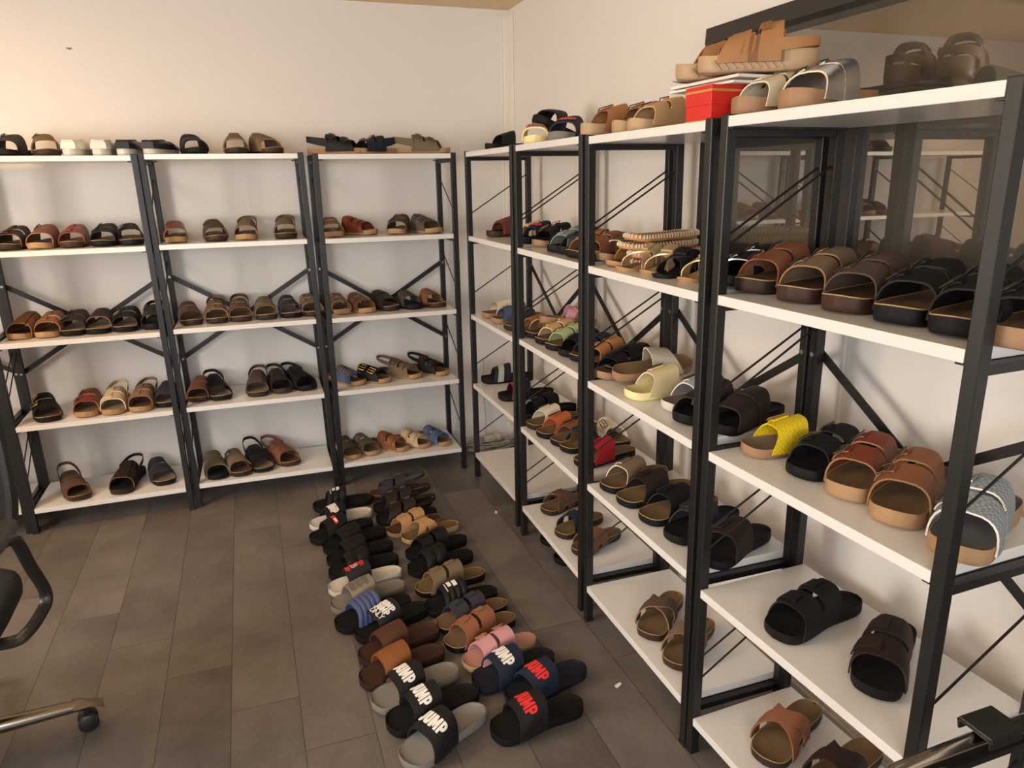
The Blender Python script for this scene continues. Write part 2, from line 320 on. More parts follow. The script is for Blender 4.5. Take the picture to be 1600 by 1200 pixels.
def CM_(c):
    if c not in _mc:
        if c in METALS: h, r = METALS[c]; _mc[c] = mat('metallic_'+c, h, r, metal={'SV2': .35, 'GD': .6, 'gd': .6}.get(c, .9), bump=.25 if c in ('SV', 'SV2') else .08, bscale=260)
        elif c == 'ts' or c == 'cb': h, r = CC[c]; _mc[c] = mat('cork_sole_'+c, h, r, bump=.25, bscale=220, vary=.12, vscale=90)
        elif c in ('YW', 'SW'):
            mm = mat('woven_'+c, CC[c][0], CC[c][1]); nt = mm.node_tree; b = nt.nodes['Principled BSDF']
            tc = nt.nodes.new('ShaderNodeTexCoord'); ck = nt.nodes.new('ShaderNodeTexChecker'); ck.inputs['Scale'].default_value = 170
            cc = lin(CC[c][0]); ck.inputs['Color1'].default_value = cc; ck.inputs['Color2'].default_value = tuple(x*(.62 if c == 'SW' else .8) for x in cc[:3])+(1,)
            bp = nt.nodes.new('ShaderNodeBump'); bp.inputs['Strength'].default_value = .5; bp.inputs['Distance'].default_value = .001
            nt.links.new(tc.outputs['Object'], ck.inputs['Vector']); nt.links.new(ck.outputs['Color'], b.inputs['Base Color']); nt.links.new(ck.outputs['Fac'], bp.inputs['Height']); nt.links.new(bp.outputs[0], b.inputs['Normal']); _mc[c] = mm
        elif c == 'KT':
            mm = mat('embossed_black_strap', CC[c][0], CC[c][1], spec=.3); nt = mm.node_tree; b = nt.nodes['Principled BSDF']
            tc = nt.nodes.new('ShaderNodeTexCoord'); vo = nt.nodes.new('ShaderNodeTexVoronoi'); vo.feature = 'DISTANCE_TO_EDGE'; vo.inputs['Scale'].default_value = 70
            mp_ = nt.nodes.new('ShaderNodeMapRange'); mp_.inputs['From Max'].default_value = .07; bp = nt.nodes.new('ShaderNodeBump'); bp.inputs['Strength'].default_value = .9; bp.inputs['Distance'].default_value = .0012
            nt.links.new(tc.outputs['Object'], vo.inputs['Vector']); nt.links.new(vo.outputs['Distance'], mp_.inputs['Value']); nt.links.new(mp_.outputs[0], bp.inputs['Height']); nt.links.new(bp.outputs[0], b.inputs['Normal']); _mc[c] = mm
        else:
            h, r = CC[c]; up = c.isupper() or c[-1].isdigit()
            _mc[c] = mat(('leather_' if up else 'rubber_')+c, h, r, bump=.22 if up else .08, bscale=240, vary=.10 if up else .03, vscale=25, spec=.28)
    return _mc[c]
SS = [0, .015, .05, .11, .2, .3, .4, .5, .6, .7, .8, .88, .94, .98, 1]
HW = [.0, .30, .55, .69, .75, .75, .755, .80, .90, .985, 1.0, .93, .76, .47, 0]
def interp(x, X, Y):
    if x <= X[0]: return Y[0]
    for i in range(1, len(X)):
        if x <= X[i]:
            t = (x-X[i-1])/(X[i]-X[i-1]); return Y[i-1]+(Y[i]-Y[i-1])*t
    return Y[-1]
class Shoe:
    def __init__(s, L, th, side, hs=1.0, rise=0.0, wf=.365):
        s.z0f = .45; s.L, s.th, s.side, s.hs, s.rise = L, th, side, hs, rise; s.W2 = L*wf/2
    def hw(s, t): return s.W2*interp(t, SS, HW)
    def cx(s, t): return -s.side*s.L*(.022*math.sin(PI*min(1, t)*1.0)-.03*max(0, t-.6)**1.3)
    def lift(s, t):
        if not s.rise: return 0.0
        q = max(0, min(1, (0.78-t)/.7)); return s.rise*q*q*(3-2*q)
    def top(s, t): return s.th*(1.0+.12*math.cos(t*PI)) + s.lift(t) + (.006*max(0, (t-.85)/.15)**2)
    def bot(s, t): return s.lift(t)*1.0 + .005*max(0, (t-.86)/.14)**2
    def y(s, t): return (t-.5)*s.L
    def U(s, t, ph, off=0.0):
        hx = [.0, .15, .3, .42, .5, .6, .7, .8, .88, .95, 1.0]; hy = [.22, .25, .285, .275, .255, .225, .19, .158, .125, .09, .06]
        z0 = s.bot(t)+s.z0f*s.th; H = s.hs*s.L*interp(t, hx, hy)
        c = math.cos(ph); k = math.sin(ph)
        x = s.cx(t)+(s.hw(max(.03, min(.97, t)))+.0018+off)*math.copysign(abs(c)**.62, c)
        z = z0 + (s.top(t)-z0+H*.84+off)*max(0, k)**.72
        return Vector((x, s.y(t), z))
    def outline(s, n=40, inset=0.0):
        pts = []
        ts = [.5-.5*math.cos(PI*i/n) for i in range(n+1)]
        for t in ts[:-1]: pts.append((t, 1))
        for t in reversed(ts[1:]): pts.append((t, -1))
        return pts
def build_sole(s, root, ms, mr, mf, name='outsole', rim=True, grooves=False, stitch=None):
    m = MB(); n = 26; ol = s.outline(n)
    def ring(f, zf, dz=0):
        r = []
        for t, sd in ol: 
            tt = .5+(t-.5)*(1-(1-f)*.35)
            r.append((s.cx(t)+sd*s.hw(t)*f, s.y(tt), zf(t)+dz))
        return r
    b, tp = s.bot, s.top
    rows = [ring(.90, b), ring(.97, b, .003), ring(1.0, lambda t: b(t)+.35*s.th), ring(1.0, lambda t: b(t)+.75*s.th+0*(tp(t))), ring(.995, tp, -.0022)]
    k = len(rows)
    m.grid(rows, 0, cv=True)
    m.grid([ring(.995, tp, -.0022), ring(.990, tp), ring(.965, tp), ring(.945, tp, -.003)], 1, cv=True)
    m.grid([ring(.945, tp, -.003), ring(.93, tp, -.016)], 0, cv=True); m.ngon(ring(.93, tp, -.016), 0); m.ngon(ring(.90, b), 0, True)
    mats = [ms, mr]
    o = m.build(name, mats, root, smooth=50)
    # footbed
    m = MB(); rows = []; nt_, nx = 24, 9
    for i in range(nt_+1):
        t = .006+.988*(.5-.5*math.cos(PI*i/nt_)); tt = .5+(t-.5)*.975; w = s.hw(t)*.955; row = []
        for j in range(nx):
            u = -1+2*j/(nx-1); dip = (.0045+.0035*math.exp(-((t-.15)/.12)**2)+.002*math.exp(-((t-.75)/.1)**2))*(1-u**4) - .003*math.exp(-((t-.62)/.08)**2)*math.exp(-(u/.45)**2)
            row.append((s.cx(t)+w*u, s.y(tt), s.top(t)-dip-.0012))
        rows.append(row)
    m.grid(rows); m.build('footbed', mf, root, smooth=60)
    return o
def band(s, m, s0, s1, th=.004, n=15, ns=5, p0=0.0, p1=PI, off=0.0, ribs=0, puff=0.0, mi=0, me=1):
    if ribs: ns = ribs*6+1
    out, inn = [], []
    for i in range(n):
        ph = p0+(p1-p0)*i/(n-1); a, b = s0(ph), s1(ph); ro, ri = [], []
        for j in range(ns):
            w = j/(ns-1); t = a+(b-a)*w; ex = 0
            if ribs: ex = .0045*abs(math.sin(ribs*PI*w))**.6
            if puff: ex += puff*(4*w*(1-w))**.6
            ri.append(s.U(t, ph, off)); ro.append(s.U(t, ph, off+th+ex))
        out.append(ro); inn.append(ri)
    m.grid(out, mi); m.grid(inn, mi, flip=True)
    m.grid([[o[0] for o in out], [i[0] for i in inn]], me); m.grid([[o[-1] for o in out], [i[-1] for i in inn]], me, flip=True)
    m.grid([out[0], inn[0]], mi); m.grid([out[-1], inn[-1]], mi)
def buckle(s, root, t, ph, mt, sz=.013, off=.006, ln=.017, own=None):
    c = s.U(t, ph, off); e = .01
    dt = (s.U(t+e, ph, off)-s.U(t-e, ph, off)).normalized(); dp = (s.U(t, ph+e, off)-s.U(t, ph-e, off)).normalized(); nn = dt.cross(dp).normalized()
    if nn.z < 0: nn = -nn
    dp = nn.cross(dt).normalized()
    m = MB(); cs = [(-1, -1), (1, -1), (1, 1), (-1, 1)]; pts = []
    for a, b in cs: pts.append(c+dt*a*sz+dp*b*ln/1.0*.75)
    rr = .0018
    for i in range(4): m.tube([pts[i], pts[(i+1) % 4]], rr, 6)
    m.tube([c-dt*sz, c+dt*sz], rr*.8, 6); 
    m.tube([c, c+dp*ln*.72], rr*.7, 5)
    return m.build('buckle', mt, own or root)
BLOCK = {'J': (.78, [[(.42, 1), (.78, 1), (.78, .30), (.66, .08), (.46, 0), (.22, 0), (.04, .10), (0, .34), (.31, .38), (.34, .28), (.42, .32)]]),
 'U': (.84, [[(0, 1), (.33, 1), (.33, .36), (.42, .27), (.51, .36), (.51, 1), (.84, 1), (.84, .30), (.70, .06), (.54, 0), (.30, 0), (.14, .06), (0, .30)]]),
 'M': (1.10, [[(0, 0), (0, 1), (.37, 1), (.55, .55), (.73, 1), (1.10, 1), (1.10, 0), (.78, 0), (.78, .52), (.62, .12), (.48, .12), (.32, .52), (.32, 0)]]),
 'P': (.82, [[(0, 0), (0, 1), (.33, 1), (.33, 0)], [(.33, 1), (.54, 1), (.76, .88), (.82, .66), (.52, .66), (.46, .78), (.33, .78)], [(.33, .32), (.33, .55), (.46, .55), (.52, .66), (.82, .66), (.76, .44), (.54, .32)]])}
def block_mesh(txt, h):
    bm = bmesh.new(); x = 0; g = .13
    tot = sum(BLOCK[c][0] for c in txt)+g*(len(txt)-1)
    for c in txt:
        w, polys = BLOCK[c]
        for p in polys: bm.faces.new([bm.verts.new(((x+a+.10*(b-.5)-tot/2)*h, (b-.5)*h, 0)) for a, b in p])
        x += w+g
    bmesh.ops.recalc_face_normals(bm, faces=bm.faces)
    return bm
def font_mesh(txt, size, bold, spacing):
    cu = bpy.data.curves.new('lettering', 'FONT'); cu.body = txt; cu.size = size; cu.align_x = 'CENTER'; cu.align_y = 'CENTER'; cu.offset = bold*size; cu.space_character = spacing
    o = bpy.data.objects.new('tmp', cu); COL.objects.link(o)
    dg = bpy.context.evaluated_depsgraph_get(); me = bpy.data.meshes.new_from_object(o.evaluated_get(dg)); bpy.data.objects.remove(o); bpy.data.curves.remove(cu)
    return me
def text_on(s, root, txt, t_c, size, mt, ph_c=PI/2, off=.009, bold=.012, name='lettering', spacing=.92, squash=1.0, block=False):
    if block:
        bm = block_mesh(txt, size*.73); me = bpy.data.meshes.new(name)
    else:
        me = font_mesh(txt, size, bold, spacing); bm = bmesh.new(); bm.from_mesh(me)
    bmesh.ops.triangulate(bm, faces=bm.faces)
    for _ in range(3):
        ed = [e for e in bm.edges if e.calc_length() > .004]
        if not ed: break
        bmesh.ops.subdivide_edges(bm, edges=ed, cuts=1); bmesh.ops.triangulate(bm, faces=bm.faces)
    # arc length table over the arch at t_c
    N = 80; arc = [0.0]; pr = s.U(t_c, 0, off); phs = [PI*i/N for i in range(N+1)]
    for p in phs[1:]:
        q = s.U(t_c, p, off); arc.append(arc[-1]+(q-pr).length); pr = q
    a_c = interp(ph_c, phs, arc)
    ext = bmesh.ops.extrude_face_region(bm, geom=bm.faces[:]); topv = set(v for v in ext['geom'] if isinstance(v, bmesh.types.BMVert))
    for v in bm.verts:
        ph = interp(a_c+v.co.x*squash, arc, phs); t = t_c - v.co.y/s.L
        v.co = s.U(t, ph, off+(.0016 if v in topv else 0.0))
    bmesh.ops.recalc_face_normals(bm, faces=bm.faces)
    bm.to_mesh(me); bm.free(); me.name = name; me.materials.clear(); me.materials.append(mt)
    ob = bpy.data.objects.new(name, me); COL.objects.link(ob); ob.parent = root
    return ob
M_WTXT = mat('white_print', '#ece8e2', .5); M_RTXT = mat('red_print', '#d8302e', .5); M_PTXT = mat('pink_print', '#d98b93', .5); M_KTXT = mat('black_print', '#151414', .4)
M_GTXT = mat('grey_emboss', '#6e675b', .7)
def backstrap(s, m, h0=.040, h1=.062, bw=.014, th=.003, t0=.40):
    ro, ri, lo, li = [], [], [], []
    rows = [[], [], [], []]
    n = 22; w = s.hw(.25)
    for i in range(n+1):
        a = PI*i/n; ca, sa = math.cos(a), math.sin(a)
        t = t0-.01-(t0-.01-.02)*sa**.9; x = s.cx(.25)+(s.hw(.3)+.004)*math.copysign(abs(ca)**.7, ca)
        z = s.top(.2)+h0+(h1-h0)*sa; y = s.y(t); nx, ny = ca, -sa
        bwid = bw*(1+.5*(1-sa))
        rows[0].append((x, y, z-bwid/2)); rows[1].append((x+nx*th, y+ny*th, z-bwid/2)); rows[2].append((x+nx*th, y+ny*th, z+bwid/2)); rows[3].append((x, y, z+bwid/2))
    m.grid([list(r) for r in zip(*rows)], 0, cv=True); m.ngon([r[0] for r in rows]); m.ngon([r[-1] for r in rows], 0, True)
    # little side tabs down to the sole
    for sd in (0, -1):
        x, y, z = rows[0][sd]; q = math.copysign(1, x)
        m.hexa([(x, y-.012, s.top(.38)-.012), (x, y+.012, s.top(.38)-.012), (x+q*.003, y+.012, s.top(.38)-.012), (x+q*.003, y-.012, s.top(.38)-.012), (x, y-.006, z+.008), (x, y+.008, z+.008), (x+q*.003, y+.008, z+.008), (x+q*.003, y-.006, z+.008)])
def shoe(kind, cols, x, y, z, ang, L, opts, label, group, idx):
    op = {}
    for o in opts.split(','):
        if '=' in o: a, b = o.split('='); op[a] = b
        elif o: op[o] = True
    cu, ce, cs, cf = cols.split('/')
    NM = {'slide': ('slide_sandal', 'slide'), 'arizona': ('strap_sandal', 'sandal'), 'peep': ('wide_strap_sandal', 'sandal'), 'mule': ('mule', 'mule'), 'fish': ('fisherman_sandal', 'sandal'), 'closed': ('slip_on_shoe', 'shoe'), 'wide': ('one_strap_sandal', 'sandal'), 'one': ('one_strap_sandal', 'sandal'), 'cross': ('crossed_strap_sandal', 'sandal'), 'heel': ('heeled_mule', 'mule')}
    nm, cat = NM[kind]
    root = thing(nm, label, cat, (x, y, z+.0006), ang, group)
    th = float(op.get('th', {'slide': .030, 'heel': .008, 'closed': .030}.get(kind, .028)))
    side = -1
    rise = .045 if kind == 'heel' else 0.0
    hs = {'slide': .90, 'heel': .80, 'peep': .95, 'mule': .92, 'closed': .55}.get(kind, .92)
    s = Shoe(L, th, side, hs, rise, .385 if kind == 'slide' else (.34 if kind == 'heel' else .36))
    if kind == 'closed': s.z0f = .92
    MU, ME, MS, MF = CM_(cu), CM_(ce), CM_(cs), CM_(cf)
    rimc = MS
    if cf in ('ft', 'fg', 'fd') and cs in ('bk', 'db', 'dr'): rimc = CM_('rm')
    build_sole(s, root, MS, rimc, MF)
    if rise:
        m = MB(); b0 = s.lift(.12)
        m.tube([(s.cx(.1), s.y(.12), .0004), (s.cx(.1), s.y(.12), b0*.5), (s.cx(.1), s.y(.12), b0+.004)], [L*.075, L*.08, L*.10], 10); m.build('heel_block', MS, root)
    def strap(fn, name='strap', mats=None):
        m = MB(); fn(m); return m.build(name, mats or [MU, ME], root, smooth=40)
    q = math.sin
    if kind == 'slide':
        rb = int(op.get('ribs', 0))
        strap(lambda m: band(s, m, lambda p: .46-.02*q(p), lambda p: .785-.035*q(p), th=.0055, ns=7, ribs=rb, puff=0 if rb else .0022))
        if 'band' in op:
            m = MB(); band(s, m, lambda p: .60-.03*q(p), lambda p: .715-.04*q(p), th=.0012, off=.0102); m.build('grey_band', mat('grey_band', '#b3b5ad', .6), root, smooth=40)
        if cu == 'KR':
            m = MB(); band(s, m, lambda p: .755-.04*q(p), lambda p: .802-.045*q(p), th=.001, off=.0076); m.build('red_trim', mat('red_trim', '#a8323a', .6), root, smooth=40)
        tx = op.get('txt')
        if tx in ('JUMPw', 'JUMPr'): text_on(s, root, 'JUMP', .615, .050, M_WTXT if tx[-1] == 'w' else M_RTXT, ph_c=PI*.50, off=.0074, squash=.66, block=True)
        if tx == 'only':
            text_on(s, root, 'JUMP', .545, .029, M_WTXT, off=.0074, squash=.95, block=True); text_on(s, root, 'JUMP', .622, .029, M_WTXT, off=.0074, squash=.95, block=True); text_on(s, root, 'ONLY', .70, .028, M_WTXT, off=.0074, bold=.01, squash=1.1)
        if tx == 'red30':
            text_on(s, root, 'GREEN', .53, .026, M_RTXT, ph_c=PI*.45, off=.0072, bold=.02, squash=.7); text_on(s, root, '30', .622, .036, M_WTXT, ph_c=PI*.45, off=.0072, bold=.03); text_on(s, root, '30', .622, .036, M_RTXT, ph_c=PI*.45, off=.0082, bold=0.0); text_on(s, root, 'JUMP', .71, .024, M_RTXT, ph_c=PI*.45, off=.0072, squash=.6, block=True)
        if tx == 'emboss':
            for k in range(3): text_on(s, root, 'JUMP', .54+.08*k, .028, M_GTXT, off=.0070, squash=.8, block=True)
        if tx == 'black':
            text_on(s, root, 'JUMP', .61, .034, M_KTXT, off=.0072, squash=.62, block=True)
        if tx == 'whitemark':
            m = MB(); band(s, m, lambda p: .55, lambda p: .60, th=.0014, off=.0105, p0=PI*.40, p1=PI*.52); band(s, m, lambda p: .62, lambda p: .665, th=.0014, off=.0105, p0=PI*.38, p1=PI*.50); band(s, m, lambda p: .69, lambda p: .70, th=.0014, off=.0105, p0=PI*.40, p1=PI*.56); m.build('white_mark', M_WTXT, root)
        if tx == 'label':
            m = MB(); band(s, m, lambda p: .575, lambda p: .625, th=.0014, off=.0082, p0=PI*.42, p1=PI*.68); m.build('red_label', M_RTXT, root)
            text_on(s, root, 'JUMP', .600, .014, M_WTXT, ph_c=PI*.55, off=.0094, squash=.8, block=True)
        if tx in ('pink', 'redlevi', 'redsmall'):
            m = MB(); band(s, m, lambda p: .60, lambda p: .73, th=.0012, off=.0078, p0=PI*.34, p1=PI*.66); m.build('patch', {'pink': mat('dark_patch', '#5a3034', .6)}.get(tx, MU), root)
            text_on(s, root, 'JUMP', .665, .030, M_PTXT if tx == 'pink' else M_RTXT, off=.009, squash=.9, block=True)
    elif kind in ('arizona', 'peep', 'fish'):
        hi = .018 if kind == 'peep' else 0
        strap(lambda m: band(s, m, lambda p: .635-.05*q(p)-hi, lambda p: .845-.07*q(p), th=.0034))
        strap(lambda m: band(s, m, lambda p: .36-.01*q(p), lambda p: .575-.035*q(p)+hi, th=.0034))
        if kind != 'peep':
            PW = 1.15 if cu == 'SV' else .62
            for a, b in ((0.0, PW), (PI-PW, PI)):
                strap(lambda m: band(s, m, lambda p: .40, lambda p: .78, th=.0032, n=5, p0=a, p1=b, off=-.0003), 'side_panel')
        else:
            for a, b in ((0.0, .78), (PI-.95, PI)):
                strap(lambda m: band(s, m, lambda p: .40, lambda p: .78, th=.0032, n=6, p0=a, p1=b, off=-.0003), 'side_panel')
        if kind == 'fish':
            strap(lambda m: band(s, m, lambda p: .36, lambda p: .80, th=.0040, n=6, ns=9, p0=PI*.41, p1=PI*.59, off=.0038), 'centre_strap')
            strap(lambda m: band(s, m, lambda p: .56, lambda p: .63, th=.0040, n=12, p0=0, p1=PI, off=.0002), 'strap')
        if 'nb' not in op and kind != 'fish':
            bc = CM_('gold' if 'gold' in op else 'bkl'); bs = .018 if 'gold' in op else .014
            for tc in ((.49-.03, .70-.02) if kind == 'arizona' else (.47,)):
                php = PI*.30 if side < 0 else PI*.68
                st = strap(lambda m: band(s, m, lambda p: tc-.032, lambda p: tc+.032, th=.0026, n=8, ns=3, p0=php-.50, p1=php+.42, off=.0043), 'buckle_tab')
                buckle(s, root, tc, php+.05, bc, sz=bs, ln=.016 if 'gold' not in op else .02, off=.0085)
        elif 'nb' in op and kind == 'arizona':
            for tc in (.47, .68):
                php = PI*.30 if side < 0 else PI*.70
                strap(lambda m: band(s, m, lambda p: tc-.05, lambda p: tc+.05, th=.0032, n=9, ns=3, p0=php-.65, p1=php+.62, off=.0043), 'fastening_tab')
        if 'back' in op or (kind == 'peep' and idx % 3 == 0):
            m = MB(); backstrap(s, m, *((.022, .040, .026, .0035) if 'lowback' in op else (.040, .062))); m.build('heel_strap', MU, root, smooth=45)
    elif kind == 'mule':
        strap(lambda m: band(s, m, lambda p: .36-.03*q(p), lambda p: .885-.085*q(p), th=.0045, ns=9), 'upper')
        strap(lambda m: band(s, m, lambda p: .50+.0*q(p), lambda p: .56, th=.0025, off=.0046, ns=3), 'seam_band')
        if 'back' in op:
            m = MB(); backstrap(s, m, h1=.075); m.build('heel_strap', MU, root, smooth=45)
        if 'bk' in op: buckle(s, root, .5, PI*.3, CM_('bkl'), off=.008)
    elif kind == 'wide':
        strap(lambda m: band(s, m, lambda p: .43-.02*q(p), lambda p: .80-.10*q(p), th=.0036, ns=8), 'strap')
        if 'nb' not in op:
            php = PI*.34 if side < 0 else PI*.66
            strap(lambda m: band(s, m, lambda p: .52, lambda p: .66, th=.0030, n=8, ns=3, p0=php-.45, p1=php+.40, off=.0046), 'buckle_tab')
            buckle(s, root, .59, php, CM_('gold' if cu in ('YW',) else 'bkl'), sz=.024, ln=.014, off=.0095)
    elif kind == 'one':
        strap(lambda m: band(s, m, lambda p: .47-.03*q(p), lambda p: .78-.07*q(p), th=.0042, ns=6), 'strap')
        if 'fishy' in op: strap(lambda m: band(s, m, lambda p: .38, lambda p: .44, th=.004), 'strap')
    elif kind in ('cross', 'heel'):
        w = .115 if kind == 'cross' else .10
        f = lambda p: .5-.5*math.cos(p)
        strap(lambda m: band(s, m, lambda p: .42+.24*f(p), lambda p: .42+.24*f(p)+w*1.25, th=.0038, n=17), 'strap')
        strap(lambda m: band(s, m, lambda p: .66-.24*f(p), lambda p: .66-.24*f(p)+w*1.25, th=.0038, n=17, off=.0042), 'strap')
        if kind == 'heel':
            strap(lambda m: band(s, m, lambda p: .52, lambda p: .62, th=.005, n=5, p0=PI*.40, p1=PI*.60, off=.008), 'knot')
    elif kind == 'closed':
        m = MB(); rows_o, rows_i = [], []; nt_, np_ = 22, 17
        for i in range(nt_+1):
            t = -.006+.994*(i/nt_)**1.15; ro, ri = [], []
            for j in range(np_):
                ph = PI*j/(np_-1)
                if t < .50:
                    k = min(1, t/.5); lim = PI*(.33+.17*max(0, (t-.36)/.14)); 
                    ph = ph/PI*2*lim if ph <= PI/2 else PI-(PI-ph)/PI*2*lim
                ro.append(s.U(t, ph, .004)); ri.append(s.U(t, ph, 0.0))
            rows_o.append(ro); rows_i.append(ri)
        mid = (np_-1)//2
        for rs in (rows_o, rows_i):
            pass
        h = nt_//2
        m.grid([r[:mid] for r in rows_o[:h+1]], 0); m.grid([r[mid+1:] for r in rows_o[:h+1]], 0); m.grid(rows_o[h:], 0)
        m.grid([r[:mid] for r in rows_i[:h+1]], 0, flip=True); m.grid([r[mid+1:] for r in rows_i[:h+1]], 0, flip=True); m.grid(rows_i[h:], 0, flip=True)
        m.grid([[a, b] for a, b in zip(rows_o[0][:mid], list(reversed(rows_o[0][mid+1:])))], 0)
        m.build('upper', [MU, ME], root, smooth=60)
        cp = [r_[mid-1] for r_ in rows_o[:h+1]]; cp2 = [r_[mid+1] for r_ in rows_o[:h+1]]
        m = MB(); m.tube(list(reversed(cp))+cp2, .0035, 8); m.build('collar', MU, root)
        band_m = MB(); band(s, band_m, lambda p: .58, lambda p: .64, th=.003, off=.0042, n=9, ns=3, p0=.5, p1=PI-.5); band_m.build('vamp_band', MU, root, smooth=40)
    return root
